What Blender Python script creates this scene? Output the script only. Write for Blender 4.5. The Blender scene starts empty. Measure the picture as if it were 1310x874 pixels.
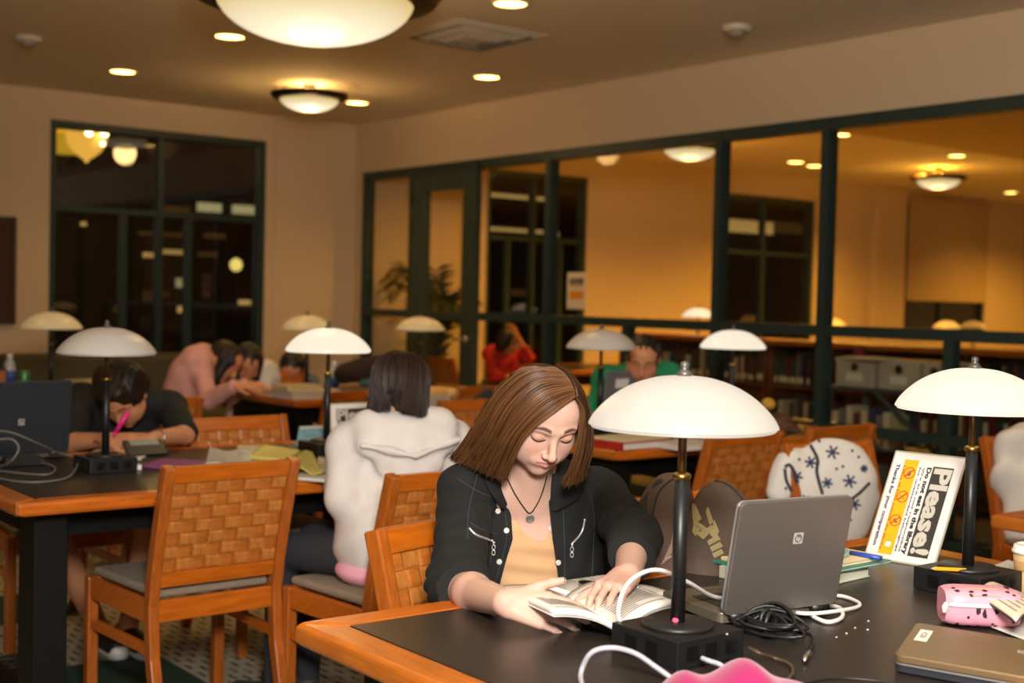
import bpy, bmesh, math, random
import numpy as np
from mathutils import Vector, Matrix
random.seed(7); rng = np.random.default_rng(7)
SC = bpy.context.scene; COL = SC.collection
PI = math.pi
# ---------------------------------------------------------------- camera
F = 1667.78; YAW, PITCH, ROLL = [math.radians(a) for a in (52.0576, 1.80957, 1.33487)]; CAM_H = 1.35
_fw = np.array([math.cos(YAW)*math.cos(PITCH), math.sin(YAW)*math.cos(PITCH), -math.sin(PITCH)])
_rt = np.array([math.sin(YAW), -math.cos(YAW), 0.0]); _up = np.cross(_rt, _fw)
_c, _s = math.cos(ROLL), math.sin(ROLL)
_rt, _up = _c*_rt + _s*_up, -_s*_rt + _c*_up
C0 = np.array([0, 0, CAM_H])
def ray(x, y): return _fw + _rt*(x-655)/F - _up*(y-437)/F
def at_z(x, y, z): d = ray(x, y); return C0 + d*(z-CAM_H)/d[2]
def at_x(x, y, X): d = ray(x, y); return C0 + d*X/d[0]
def at_y(x, y, Y): d = ray(x, y); return C0 + d*Y/d[1]
def at_d(x, y, D): return C0 + ray(x, y)*D
def proj(p):
    v = np.asarray(p, float)-C0; w = v@_fw
    return 655+F*(v@_rt)/w, 437-F*(v@_up)/w, w
cd = bpy.data.cameras.new('camera'); cam = bpy.data.objects.new('camera', cd); COL.objects.link(cam)
cd.sensor_width = 36; cd.lens = 36*F/1310; cd.clip_start = .05; cd.clip_end = 100
m = Matrix([[*_rt], [*_up], [*(-_fw)]]).transposed().to_4x4(); m.translation = Vector(C0); cam.matrix_world = m
cd.dof.use_dof = True; cd.dof.focus_distance = 2.72; cd.dof.aperture_fstop = 3.2
SC.camera = cam
# ---------------------------------------------------------------- view, world, lights
SC.view_settings.view_transform = 'Standard'; SC.view_settings.look = 'None'
SC.view_settings.exposure = 0.0; SC.view_settings.gamma = 1; SC.view_settings.use_curve_mapping = False
W = bpy.data.worlds.new('night'); SC.world = W; W.use_nodes = True
W.node_tree.nodes['Background'].inputs[0].default_value = (.012, .011, .010, 1)
W.node_tree.nodes['Background'].inputs[1].default_value = .5
def light(kind, name, loc, power, col, size=.1, target=None, spot=None, blend=.5, sizey=None):
    l = bpy.data.lights.new(name, kind); o = bpy.data.objects.new(name, l); COL.objects.link(o)
    l.energy = power; l.color = col; o.location = loc
    if kind == 'AREA':
        l.size = size
        if sizey: l.shape = 'RECTANGLE'; l.size_y = sizey
    elif kind in ('POINT', 'SPOT'): l.shadow_soft_size = size
    if spot: l.spot_size = math.radians(spot); l.spot_blend = blend
    if target is not None:
        o.rotation_euler = (Vector(target)-Vector(loc)).to_track_quat('-Z', 'Y').to_euler()
    return o
CEIL_H = 2.93
WARM = (1.0, .60, .22); WARM2 = (1.0, .60, .22); FLASH = (1.0, .93, .86)
# the photographer's flash, softened, just above the camera
fl = light('AREA', 'flash', (-.06, -.24, 1.86), 9, FLASH, .5, target=(2.6, 2.3, 1.05))
light('AREA', 'flash_bounce', (.10, -.10, 2.0), 180, FLASH, .5, target=(2.3, 1.6, CEIL_H))
CEIL = CEIL_H; XW = 6.27; YW = 10.45
# ---------------------------------------------------------------- materials
def lin(c):
    if isinstance(c, str):
        c = [int(c[i:i+2], 16)/255 for i in (0, 2, 4)]
    return tuple((x/12.92 if x <= .04045 else ((x+.055)/1.055)**2.4) for x in c[:3])
_M = {}
def mat(name, col, rough=.6, metal=0, noise=0, nscale=20, bump=0, bscale=200, emit=None, estr=0, coat=0, spec=.5, alpha=1, sss=0, sheen=0, stretch=None):
    if name in _M: return _M[name]
    M = bpy.data.materials.new(name); M.use_nodes = True; nt = M.node_tree; N = nt.nodes; b = N['Principled BSDF']
    c = lin(col); b.inputs['Base Color'].default_value = (*c, 1)
    b.inputs['Roughness'].default_value = rough; b.inputs['Metallic'].default_value = metal
    b.inputs['Specular IOR Level'].default_value = spec
    if coat: b.inputs['Coat Weight'].default_value = coat; b.inputs['Coat Roughness'].default_value = .15
    if sheen: b.inputs['Sheen Weight'].default_value = sheen
    if alpha < 1: b.inputs['Alpha'].default_value = alpha
    if sss:
        b.inputs['Subsurface Weight'].default_value = sss; b.inputs['Subsurface Radius'].default_value = (.012, .005, .003); b.inputs['Subsurface Scale'].default_value = .5
    if emit is not None:
        b.inputs['Emission Color'].default_value = (*lin(emit), 1); b.inputs['Emission Strength'].default_value = estr
    if noise or bump:
        tc = N.new('ShaderNodeTexCoord'); mp = N.new('ShaderNodeMapping'); nt.links.new(tc.outputs['Object'], mp.inputs[0])
        if stretch: mp.inputs['Scale'].default_value = stretch
    if noise:
        t = N.new('ShaderNodeTexNoise'); t.inputs['Scale'].default_value = nscale; t.inputs['Detail'].default_value = 5
        nt.links.new(mp.outputs[0], t.inputs['Vector'])
        r = N.new('ShaderNodeValToRGB'); r.color_ramp.elements[0].position = .3; r.color_ramp.elements[1].position = .7
        r.color_ramp.elements[0].color = (*[x*(1-noise) for x in c], 1); r.color_ramp.elements[1].color = (*[min(1, x*(1+noise)) for x in c], 1)
        nt.links.new(t.outputs['Fac'], r.inputs[0]); nt.links.new(r.outputs[0], b.inputs['Base Color'])
    if bump:
        t2 = N.new('ShaderNodeTexNoise'); t2.inputs['Scale'].default_value = bscale; t2.inputs['Detail'].default_value = 3
        nt.links.new(mp.outputs[0], t2.inputs['Vector'])
        bp = N.new('ShaderNodeBump'); bp.inputs['Strength'].default_value = bump; bp.inputs['Distance'].default_value = .004
        nt.links.new(t2.outputs['Fac'], bp.inputs['Height']); nt.links.new(bp.outputs[0], b.inputs['Normal'])
    _M[name] = M; return M
def colmat(name, rough=.5, sss=0, spec=.4, bump=0, bscale=300):
    M = mat(name, 'FFFFFF', rough, sss=sss, spec=spec, bump=bump, bscale=bscale); nt = M.node_tree
    a = nt.nodes.new('ShaderNodeAttribute'); a.attribute_name = 'Col'
    nt.links.new(a.outputs['Color'], nt.nodes['Principled BSDF'].inputs['Base Color']); return M
wood = mat('cherry_wood', 'BC6214', .33, noise=.22, nscale=9, coat=.25, stretch=(1, 8, 8))
wood_z = mat('cherry_wood_upright', 'A95A1C', .36, noise=.2, nscale=9, coat=.3, stretch=(9, 9, 1.2))
wood_lt = mat('light_wood_strip', 'B97534', .42, noise=.22, nscale=10, stretch=(10, 10, 1.2))
wood_rd = mat('red_wood_strip', 'B06626', .42, noise=.22, nscale=10, stretch=(1.2, 10, 10))
black_top = mat('black_table_top', '2A2521', .36, noise=.12, nscale=60, bump=.04, bscale=500)
black_metal = mat('black_metal', '17181A', .42)
black_leg = mat('black_painted_wood', '0A0B0B', .6, spec=.25)
fabric_seat = mat('taupe_seat_fabric', '8F8372', .9, noise=.15, nscale=120, bump=.3, bscale=600)
brass = mat('brass', 'B08A45', .3, 1); bronze = mat('bronze', '6E5A40', .35, .9); chrome = mat('chrome', 'C8C8C8', .2, 1)
green_frame = mat('dark_green_frame', '1F3330', .45)
white_pl = mat('white_plastic', 'E6E4E0', .4); grey_pl = mat('grey_plastic', '8B8B8A', .5); dark_pl = mat('dark_plastic', '1D1E20', .4)
paper = mat('paper', 'D2CEC6', .8); cream = mat('cream_paper', 'CFC29E', .8)
# ---------------------------------------------------------------- mesh helpers
class MB:
    def __init__(s): s.v = []; s.f = []; s.m = []; s.n = 0
    def add(s, v, f, mi=0):
        s.v += [tuple(map(float, p)) for p in v]; s.f += [tuple(i+s.n for i in q) for q in f]; s.m += [mi]*len(f); s.n = len(s.v); return s
    def box(s, c, d, R=None, mi=0):
        hx, hy, hz = d[0]/2, d[1]/2, d[2]/2
        P = [Vector((x, y, z)) for z in (-hz, hz) for x, y in ((-hx, -hy), (hx, -hy), (hx, hy), (-hx, hy))]
        if R is not None: P = [R @ p for p in P]
        c = Vector(c); return s.add([p+c for p in P], [(3, 2, 1, 0), (4, 5, 6, 7), (0, 1, 5, 4), (1, 2, 6, 5), (2, 3, 7, 6), (3, 0, 4, 7)], mi)
    def box2(s, a, b, mi=0):
        return s.box([(p+q)/2 for p, q in zip(a, b)], [abs(q-p) for p, q in zip(a, b)], None, mi)
    def prism(s, poly, z0, z1, T=None, mi=0):
        n = len(poly); v = [(x, y, z0) for x, y in poly]+[(x, y, z1) for x, y in poly]
        if T is not None: v = [T(p) for p in v]
        f = [tuple(range(n-1, -1, -1)), tuple(range(n, 2*n))]+[(i, (i+1) % n, n+(i+1) % n, n+i) for i in range(n)]
        return s.add(v, f, mi)
    def lathe(s, prof, n=32, c=(0, 0, 0), mi=0, sx=1, sy=1):
        v = []; f = []; k = len(prof)
        for j in range(n):
            a = 2*PI*j/n
            for r, z in prof: v.append((c[0]+r*math.cos(a)*sx, c[1]+r*math.sin(a)*sy, c[2]+z))
        for j in range(n):
            for i in range(k-1): f.append((j*k+i, ((j+1) % n)*k+i, ((j+1) % n)*k+i+1, j*k+i+1))
        if prof[0][0] > 1e-5: f.append(tuple(j*k for j in range(n-1, -1, -1)))
        if prof[-1][0] > 1e-5: f.append(tuple(j*k+k-1 for j in range(n)))
        return s.add(v, f, mi)
    def cyl(s, a, b, r, r2=None, n=16, mi=0): return s.tube([a, b], [r, r if r2 is None else r2], n, mi)
    def tube(s, pts, r, n=8, mi=0, closed=False, flat=1.0):
        P = [Vector(p) for p in pts]; k = len(P); r = [r]*k if not hasattr(r, '__len__') else r
        v = []; f = []; prev = None
        for i in range(k):
            t = (P[(i+1) % k]-P[i-1]) if closed else (P[min(i+1, k-1)]-P[max(i-1, 0)])
            t = t.normalized() if t.length > 1e-9 else Vector((0, 0, 1))
            u = prev if prev is not None else (Vector((0, 0, 1)) if abs(t.z) < .9 else Vector((1, 0, 0)))
            u = u-t*u.dot(t); u = u.normalized() if u.length > 1e-6 else t.orthogonal().normalized(); w = t.cross(u); prev = u
            for j in range(n):
                a = 2*PI*j/n; v.append(P[i]+(u*math.cos(a)*flat+w*math.sin(a))*r[i])
        for i in range(k if closed else k-1):
            for j in range(n): i2 = (i+1) % k; f.append((i*n+j, i*n+(j+1) % n, i2*n+(j+1) % n, i2*n+j))
        if not closed: f += [tuple(range(n-1, -1, -1)), tuple((k-1)*n+j for j in range(n))]
        return s.add(v, f, mi)
    def bar(s, pts, w, d, side=(1, 0, 0), mi=0):
        """rectangular section swept along pts: w across 'side', d across the other way"""
        P = [Vector(p) for p in pts]; S = Vector(side); v = []; f = []; k = len(P)
        for i in range(k):
            t = (P[min(i+1, k-1)]-P[max(i-1, 0)]).normalized(); q = t.cross(S).normalized()
            for a, b in ((-1, -1), (1, -1), (1, 1), (-1, 1)): v.append(P[i]+S*(w/2*a)+q*(d/2*b))
        for i in range(k-1):
            for j in range(4): f.append((i*4+j, i*4+(j+1) % 4, i*4+4+(j+1) % 4, i*4+4+j))
        f += [(3, 2, 1, 0), tuple((k-1)*4+j for j in range(4))]
        return s.add(v, f, mi)
    def grid(s, fn, nu, nv, mi=0, thick=0, wrap=False):
        v = [Vector(fn(i/(nu-1), j/(nv-1))) for i in range(nu) for j in range(nv)]
        f = [(i*nv+j, (i+1)*nv+j, (i+1)*nv+j+1, i*nv+j+1) for i in range(nu-1) for j in range(nv-1)]
        if not thick: return s.add(v, f, mi)
        nn = [Vector() for _ in v]
        for q in f:
            a = (v[q[1]]-v[q[0]]).cross(v[q[3]]-v[q[0]])
            for i in q: nn[i] += a
        v2 = [p-n.normalized()*thick if n.length > 1e-12 else p for p, n in zip(v, nn)]; o = len(v)
        f2 = f+[tuple(i+o for i in reversed(q)) for q in f]
        rim = [i*nv for i in range(nu)]+[(nu-1)*nv+j for j in range(1, nv)]+[i*nv+nv-1 for i in range(nu-2, -1, -1)]+[j for j in range(nv-2, 0, -1)]
        f2 += [(rim[(i+1) % len(rim)], rim[i], rim[i]+o, rim[(i+1) % len(rim)]+o) for i in range(len(rim))]
        return s.add(v+v2, f2, mi)
    def build(s, name, mats, parent=None, smooth=False, bevel=0, seg=2, sub=0, origin=None):
        me = bpy.data.meshes.new(name); o0 = Vector(origin) if origin is not None else Vector()
        me.from_pydata([Vector(p)-o0 for p in s.v], [], s.f)
        for x in (mats if isinstance(mats, (list, tuple)) else [mats]): me.materials.append(x)
        if any(s.m): me.polygons.foreach_set('material_index', s.m)
        bm = bmesh.new(); bm.from_mesh(me); bmesh.ops.recalc_face_normals(bm, faces=bm.faces); bm.to_mesh(me); bm.free()
        if smooth: me.polygons.foreach_set('use_smooth', [True]*len(me.polygons))
        me.update(); o = bpy.data.objects.new(name, me); COL.objects.link(o); o.location = o0
        if parent is not None: o.parent = parent
        if bevel:
            b = o.modifiers.new('bevel', 'BEVEL'); b.width = bevel; b.segments = seg; b.limit_method = 'ANGLE'; b.angle_limit = math.radians(40)
        if sub:
            b = o.modifiers.new('subdivision', 'SUBSURF'); b.levels = b.render_levels = sub
        return o
def thing(name, label, cat, loc=(0, 0, 0), rz=0, group=None):
    o = bpy.data.objects.new(name, None); COL.objects.link(o); o.empty_display_size = .1
    o.location = loc; o.rotation_euler = (0, 0, rz); return tag(o, label, cat, group)
def tag(o, label=None, cat=None, group=None, kind=None):
    if label: o['label'] = label
    if cat: o['category'] = cat
    if group: o['group'] = group
    if kind: o['kind'] = kind
    return o
def struct(o): o['kind'] = 'structure'; return o
def dup(root, label, loc=None, rz=None, group=None):
    r = root.copy(); COL.objects.link(r); r['label'] = label
    if group: r['group'] = group
    if loc is not None: r.location = loc
    if rz is not None: r.rotation_euler = (0, 0, rz)
    for ch in root.children:
        c = ch.copy(); COL.objects.link(c); c.parent = r
        for g in ch.children:
            d = g.copy(); COL.objects.link(d); d.parent = c
    return r
def spline(pts, n=8):
    P = [Vector(p) for p in pts]; out = []
    for i in range(len(P)-1):
        p0, p1, p2, p3 = P[max(i-1, 0)], P[i], P[i+1], P[min(i+2, len(P)-1)]
        for k in range(n):
            t = k/n; out.append(.5*((2*p1)+(p2-p0)*t+(2*p0-5*p1+4*p2-p3)*t*t+(3*p1-p0-3*p2+p3)*t**3))
    return out+[P[-1]]
def lettering(name, lines, mat_, parent, T, depth=.0006):
    """lines: (text, x, y, size, stretch_x, heaviness, align); T maps (x, y, z) on the sheet to parent coordinates"""
    mb = MB()
    for txt, x, y, size, sx, off, al in lines:
        cu = bpy.data.curves.new('t', 'FONT'); cu.body = txt; cu.size = size; cu.align_x = al; cu.offset = off; cu.resolution_u = 2
        o = bpy.data.objects.new('t', cu); COL.objects.link(o); bpy.context.view_layer.update()
        me = bpy.data.meshes.new_from_object(o.evaluated_get(bpy.context.evaluated_depsgraph_get()))
        if sx < 0 and len(me.vertices): xs = [v.co.x for v in me.vertices]; sx = -sx/(max(xs)-min(xs))      # a negative stretch asks for that width
        mb.add([T((x+v.co.x*sx, y+v.co.y, depth)) for v in me.vertices], [tuple(p.vertices) for p in me.polygons])
        bpy.data.objects.remove(o); bpy.data.meshes.remove(me); bpy.data.curves.remove(cu)
    return mb.build(name, mat_, parent)
# ---------------------------------------------------------------- the room shell
X0, Y0, X1 = -3.2, -3.4, 19.0
plaster = mat('warm_plaster', 'C9B291', .9, bump=.05, bscale=90)
ceil_m = mat('ceiling_paint', 'E2D2B8', .95, bump=.05, bscale=60)
# carpet: tan loop pile with dark dashes and dark green square tiles
def carpet():
    M = bpy.data.materials.new('patterned_carpet'); M.use_nodes = True; nt = M.node_tree; N = nt.nodes; L = nt.links; b = N['Principled BSDF']
    b.inputs['Roughness'].default_value = .95
    tc = N.new('ShaderNodeTexCoord'); mp = N.new('ShaderNodeMapping'); L.new(tc.outputs['Object'], mp.inputs[0])
    sp = N.new('ShaderNodeSeparateXYZ'); L.new(mp.outputs[0], sp.inputs[0])
    def mth(op, a, bb=None):
        n = N.new('ShaderNodeMath'); n.operation = op
        for i, q in enumerate((a, bb)):
            if q is None: continue
            if isinstance(q, (int, float)): n.inputs[i].default_value = q
            else: L.new(q, n.inputs[i])
        return n.outputs[0]
    def cell(p, k, off=0.0): return mth('FRACT', mth('ADD', mth('MULTIPLY', p, k), off))
    row = mth('FLOOR', mth('MULTIPLY', sp.outputs[0], 26.0)); stag = mth('MULTIPLY', row, .37)
    dx = cell(sp.outputs[0], 26.0); dy = mth('FRACT', mth('ADD', mth('MULTIPLY', sp.outputs[1], 9.0), stag))
    dash = mth('MULTIPLY', mth('LESS_THAN', dx, .42), mth('LESS_THAN', dy, .55))
    nz = N.new('ShaderNodeTexNoise'); nz.inputs['Scale'].default_value = 70; L.new(mp.outputs[0], nz.inputs[0])
    dash = mth('MULTIPLY', dash, mth('GREATER_THAN', nz.outputs[0], .44))
    gx = mth('FRACT', mth('MULTIPLY', mth('ADD', sp.outputs[0], -.21), 1/1.22)); gy = mth('FRACT', mth('MULTIPLY', mth('ADD', sp.outputs[1], .77), 1/1.22))
    sq = mth('MULTIPLY', mth('LESS_THAN', gx, .42), mth('LESS_THAN', gy, .42))
    nz2 = N.new('ShaderNodeTexNoise'); nz2.inputs['Scale'].default_value = 350; L.new(mp.outputs[0], nz2.inputs[0])
    def mix(f, a, c2):
        m_ = N.new('ShaderNodeMix'); m_.data_type = 'RGBA'; L.new(f, m_.inputs[0])
        for i, q in ((6, a), (7, c2)):
            if isinstance(q, str): m_.inputs[i].default_value = (*lin(q), 1)
            else: L.new(q, m_.inputs[i])
        return m_.outputs[2]
    base = mix(nz2.outputs[0], 'A0967C', 'C0B698'); c1 = mix(dash, base, '46423A'); c2 = mix(sq, c1, '1F3A2C')
    L.new(c2, b.inputs['Base Color'])
    bp = N.new('ShaderNodeBump'); bp.inputs['Strength'].default_value = .4; bp.inputs['Distance'].default_value = .003
    L.new(nz2.outputs[0], bp.inputs['Height']); L.new(bp.outputs[0], b.inputs['Normal']); return M
struct(MB().box2((X0-.2, Y0-.2, -.1), (X1+.2, YW+.2, 0)).build('floor', carpet()))
struct(MB().box2((X0-.2, Y0-.2, CEIL), (X1+.2, YW+.2, CEIL+.12)).build('ceiling', ceil_m))
WINS = [(3.465, 5.358, .55, 2.70), (7.80, 9.12, .55, 2.665), (11.22, 12.85, .55, 2.66), (14.72, 16.6, 1.02, 2.78)]
def wall_with_holes(name, axis, c0, c1, a0, a1, holes, m_, z1=CEIL):
    mb = MB(); cur = a0
    def bx(p, q, z0, z2):
        if q-p < 1e-4 or z2-z0 < 1e-4: return
        if axis == 'y': mb.box2((p, c0, z0), (q, c1, z2))
        else: mb.box2((c0, p, z0), (c1, q, z2))
    for h in holes:
        bx(cur, h[0], 0, z1); bx(h[0], h[1], 0, h[2]); bx(h[0], h[1], h[3], z1); cur = h[1]
    bx(cur, a1, 0, z1); return struct(mb.build(name, m_))
wall_with_holes('wall_back', 'y', YW, YW+.16, X0, X1, WINS, plaster)
wall_with_holes('wall_left', 'x', X0-.16, X0, Y0, YW+.16, [], plaster)
wall_with_holes('wall_front', 'y', Y0-.16, Y0, X0-.16, X1, [], plaster)
wall_with_holes('wall_far_right', 'x', X1, X1+.16, Y0-.16, YW+.16, [], plaster)
HEAD, RAIL, LOW = 2.485, 1.215, .632
# plaster above the glazed partition and the short end piece beside the corner
mb = MB(); mb.box2((XW, Y0, HEAD), (XW+.14, YW, CEIL)); mb.box2((XW, 10.30, 0), (XW+.14, YW, HEAD))
struct(mb.build('wall_right', plaster))
struct(MB().box2((X0, YW-.014, 0), (XW, YW, .11)).build('baseboard_back', mat('dark_base', '3A2A1E', .5), bevel=.003))
struct(MB().box2((XW-.012, 10.30, 0), (XW, YW-.014, .11)).build('baseboard_right', mat('dark_base', '3A2A1E', .5)))
struct(MB().box2((5.44, YW-.006, 0.11), (5.455, YW, CEIL)).build('trim_1', plaster))
# glass: clear with a thin mirror coat, so it lets the light of both rooms through
def glass(name, tint, refl):
    M = bpy.data.materials.new(name); M.use_nodes = True; nt = M.node_tree; N = nt.nodes; N.remove(N['Principled BSDF'])
    t = N.new('ShaderNodeBsdfTransparent'); t.inputs[0].default_value = (*tint, 1)
    g = N.new('ShaderNodeBsdfGlossy'); g.inputs['Roughness'].default_value = .0
    lw = N.new('ShaderNodeLayerWeight'); lw.inputs[0].default_value = .5
    pw = N.new('ShaderNodeMath'); pw.operation = 'POWER'; pw.inputs[1].default_value = 5; nt.links.new(lw.outputs['Facing'], pw.inputs[0])
    fr = N.new('ShaderNodeMath'); fr.operation = 'MULTIPLY_ADD'; fr.inputs[1].default_value = .6; fr.inputs[2].default_value = refl; nt.links.new(pw.outputs[0], fr.inputs[0])
    mx = N.new('ShaderNodeMixShader'); nt.links.new(fr.outputs[0], mx.inputs[0]); nt.links.new(t.outputs[0], mx.inputs[1]); nt.links.new(g.outputs[0], mx.inputs[2])
    nt.links.new(mx.outputs[0], N['Material Output'].inputs[0]); return M
pane_m = glass('clear_glass', (.93, .94, .91), .012); pane_o = glass('night_glass', (.85, .85, .83), .05)
FR = green_frame
def bay(n, y0, y1, sub=None, low=True, rail=True):
    """one glazed bay of the partition between y0 and y1 (mullion centres)"""
    mb = MB(); w = .055; x0, x1 = XW-.012, XW+.085
    mb.box2((x0, y0-w/2, 0), (x1, y0+w/2, HEAD)); mb.box2((x0+.004, y0+w/2, HEAD-.075), (x1-.004, y1-w/2, HEAD))
    mb.box2((x0+.01, y0+w/2, 0), (x1-.01, y1-w/2, .09))
    if rail: mb.box2((x0+.006, y0+w/2, RAIL-.035), (x1-.006, y1-w/2, RAIL+.03))
    if low: mb.box2((x0+.01, y0+w/2, LOW-.03), (x1-.01, y1-w/2, LOW+.03))
    if sub is not None: mb.box2((x0+.008, sub-.03, LOW+.03 if low else .09), (x1-.008, sub+.03, RAIL-.035)); mb.box2((x0+.008, sub-.03, .09), (x1-.008, sub+.03, LOW-.03))
    f = struct(mb.build('window_%d' % n, FR, bevel=.003))
    MB().box2((XW+.034, y0+w/2, .09), (XW+.040, y1-w/2, HEAD-.075)).build('pane', pane_m, f)
    return f
YB = [10.27, 9.50, 8.52, 7.64, 5.90, 5.036, 3.25, 1.55, -.15, -1.85, -3.37]
bay(2, YB[1], YB[0], low=False); 
for k, (a, b_, s_) in enumerate(((YB[3], YB[2], None), (YB[4], YB[3], 6.754), (YB[5], YB[4], None), (YB[6], YB[5], 4.16), (YB[7], YB[6], 2.4), (YB[8], YB[7], .7), (YB[9], YB[8], -1.), (YB[10], YB[9], -2.6))):
    bay(3+k, a, b_, s_)
struct(MB().box2((XW-.012, 10.27-.0275, 0), (XW+.085, 10.30, HEAD)).build('trim_2', FR))
# the green door with its glass leaf, hinged at the far jamb
ya, yb = YB[2]+.03, YB[1]-.03
mb = MB(); x0, x1 = XW-.02, XW+.05
mb.box2((x0, ya, 0), (x1, ya+.17, 2.40)); mb.box2((x0, yb-.19, 0), (x1, yb, 2.40))
mb.box2((x0, ya+.17, 2.26), (x1, yb-.19, 2.40)); mb.box2((x0, ya+.17, 0), (x1, yb-.19, .24)); mb.box2((x0+.01, ya+.17, RAIL-.04), (x1-.01, yb-.19, RAIL+.025))
d1 = struct(mb.build('door_1', mat('green_door_paint', '2F3D33', .45), bevel=.003))
MB().box2((XW+.012, ya+.17, .24), (XW+.018, yb-.19, 2.26)).build('pane', pane_m, d1)
for zz in (.3, 1.93, 2.16): MB().cyl((x0-.008, yb-.004, zz), (x0-.008, yb-.004, zz+.11), .012, n=10).build('hinge', black_metal, d1, True)
mb = MB(); mb.tube(spline([(x0, ya+.08, 1.02), (x0-.05, ya+.08, 1.02), (x0-.055, ya+.12, 1.02), (x0-.055, ya+.2, 1.02)], 5), .011); mb.cyl((x0, ya+.08, 1.02), (x0-.012, ya+.08, 1.02), .028)
mb.build('door_handle', chrome, d1, True)
struct(MB().box2((XW-.012, ya-.002, 2.40), (XW+.085, yb+.002, HEAD)).build('trim_3', FR, bevel=.003))
# windows of the back wall
def back_window(n, x0, x1, z0, z1, tr, muls, subs, blind=None):
    mb = MB(); ya, yb = YW+.02, YW+.11; w = .055
    mb.box2((x0, ya, z0), (x0+w, yb, z1)); mb.box2((x1-w, ya, z0), (x1, yb, z1)); mb.box2((x0+w, ya, z1-.06), (x1-w, yb, z1)); mb.box2((x0+w, ya, z0), (x1-w, yb, z0+w))
    mb.box2((x0+w, ya+.01, tr-.026), (x1-w, yb-.01, tr+.026))
    for xm in muls: mb.box2((xm-.024, ya+.006, z0+w), (xm+.024, yb-.006, z1-.06))
    for xm in subs: mb.box2((xm-.03, ya+.014, z0+w), (xm+.03, yb-.014, tr-.026))
    f = struct(mb.build('window_%d' % n, FR, bevel=.003))
    MB().box2((x0+w, YW+.062, z0+w), (x1-w, YW+.068, z1-.06)).build('pane', pane_o, f)
    MB().box2((x0-.03, YW-.05, z0-.035), (x1+.03, YW+.02, z0)).build('sill', mat('dark_base', '3A2A1E', .5), f, bevel=.004)
    if blind:
        mb = MB(); mb.box2((x0+.01, YW-.03, blind), (x1-.01, YW-.024, z1+.03)); mb.cyl((x0, YW-.027, z1+.04), (x1, YW-.027, z1+.04), .03); mb.box2((x0+.01, YW-.036, blind-.03), (x1-.01, YW-.02, blind))
        mb.build('roller_blind', mat('blind_fabric', 'B59B72', .9), f)
back_window(1, *WINS[0], 2.005, [4.40], [4.09, 4.66])
back_window(12, *WINS[1], 1.98, [8.42], [8.1, 8.8]); back_window(13, *WINS[2], 1.98, [11.95], [])
back_window(14, *WINS[3], 1.95, [15.6], [], blind=1.5)
for i, (a, b_) in enumerate(((12.85, 13.95), (13.95, 14.6))):        # shallow pilaster between the far windows
    if i: struct(MB().box2((a, YW-.09, 0), (b_, YW, CEIL)).build('trim_4', plaster, bevel=.004))
# soffit across the neighbouring room
struct(MB().box2((XW+.14, Y0, CEIL-.10), (X1, 7.0, CEIL)).build('trim_5', mat('soffit_paint', 'C6AC7E', .9)))
# ---------------------------------------------------------------- what the night shows outside the back windows
bd = thing('building', 'dark building across the courtyard behind the back windows with lit strips of windows', 'building', (9, 19, 0))
dkw = mat('dark_facade', '33291F', .8, noise=.3, nscale=2)
MB().box2((-13, 0, -1), (14, .4, 7)).build('wall', dkw, bd)
lit = mat('lit_strip', 'E8C884', .6, emit='FFCF7A', estr=.55); lit2 = mat('dim_lit_room', '5A4426', .6, emit='B9823C', estr=.10)
lit3 = mat('pale_lit_window', 'D8D0A8', .6, emit='E8DCA0', estr=.45)
def bpx(px, py, pw, ph, m_, Y=18.96, name='window'):
    a = at_y(px, py, Y); b2 = at_y(px+pw, py+ph, Y); MB().box2((a[0]-9, -.06, b2[2]), (b2[0]-9, -.01, a[2])).build(name, m_, bd)
for q in ((253, 259, 30, 13, lit3), (298, 262, 30, 13, lit3), (210, 263, 32, 10, lit2), (178, 296, 62, 8, lit2), (184, 323, 20, 7, lit), (206, 319, 32, 7, lit),
          (254, 322, 24, 7, lit2), (262, 298, 26, 8, lit2), (146, 392, 8, 8, lit2), (184, 372, 16, 14, lit2), (224, 356, 12, 12, lit3), (206, 372, 10, 8, lit2), (228, 392, 10, 8, lit), (306, 384, 14, 6, lit), (104, 284, 6, 5, lit),
          (186, 300, 58, 90, mat('brown_lit_room', '3A2614', .8, emit='6A4218', estr=.05)),
          (618, 246, 78, 11, lit), (620, 290, 74, 9, lit), (700, 297, 14, 6, lit), (632, 302, 50, 6, lit2), (548, 250, 36, 22, lit3),
          (925, 278, 100, 22, lit2), (928, 280, 60, 20, lit), (655, 370, 20, 9, lit2)): bpx(*q)
MB().box2((-13, -.5, 6.4), (14, 0, 6.6)).build('eave', dkw, bd)
pend = mat('lantern_glass', 'E8B85A', .4, emit='FFC04A', estr=1.1); bulb = mat('bulb', 'FFFFFF', .4, emit='FFE9B0', estr=9)
p_ = at_y(111, 176, 12.2)
light('POINT', 'facade_fill_light', (6.5, 15.5, 3.2), 60, WARM2, .2)  # added fill that lifts the dark facade, no lamp stands here
ln = thing('pendant_lantern', 'amber glass bowl lantern with pointed tip hanging outside the back window', 'lamp', tuple(p_))
MB().lathe([(.19, .12), (.19, .02), (.175, -.06), (.13, -.13), (.07, -.18), (.03, -.205), (.012, -.235), (0, -.24)], 28).build('bowl', pend, ln, True)
MB().lathe([(0, .125), (.2, .125), (.2, .10), (.0, .1)], 28).build('cap', brass, ln, True); MB().cyl((0, 0, .12), (0, 0, 1.66), .012).build('rod', bronze, ln)
for dx, dz, r in ((-.045, .03, .05), (.10, .03, .04), (.085, -.07, .022)): MB().lathe([(0, -r)]+[(r*math.cos(a), r*math.sin(a)) for a in np.linspace(-1.4, 1.4, 7)]+[(0, r)], 12, (dx*.8, -dx*.6-.175, dz)).build('bulb', bulb, ln, True)
p_ = at_y(85, 181, 12.9)
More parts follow.
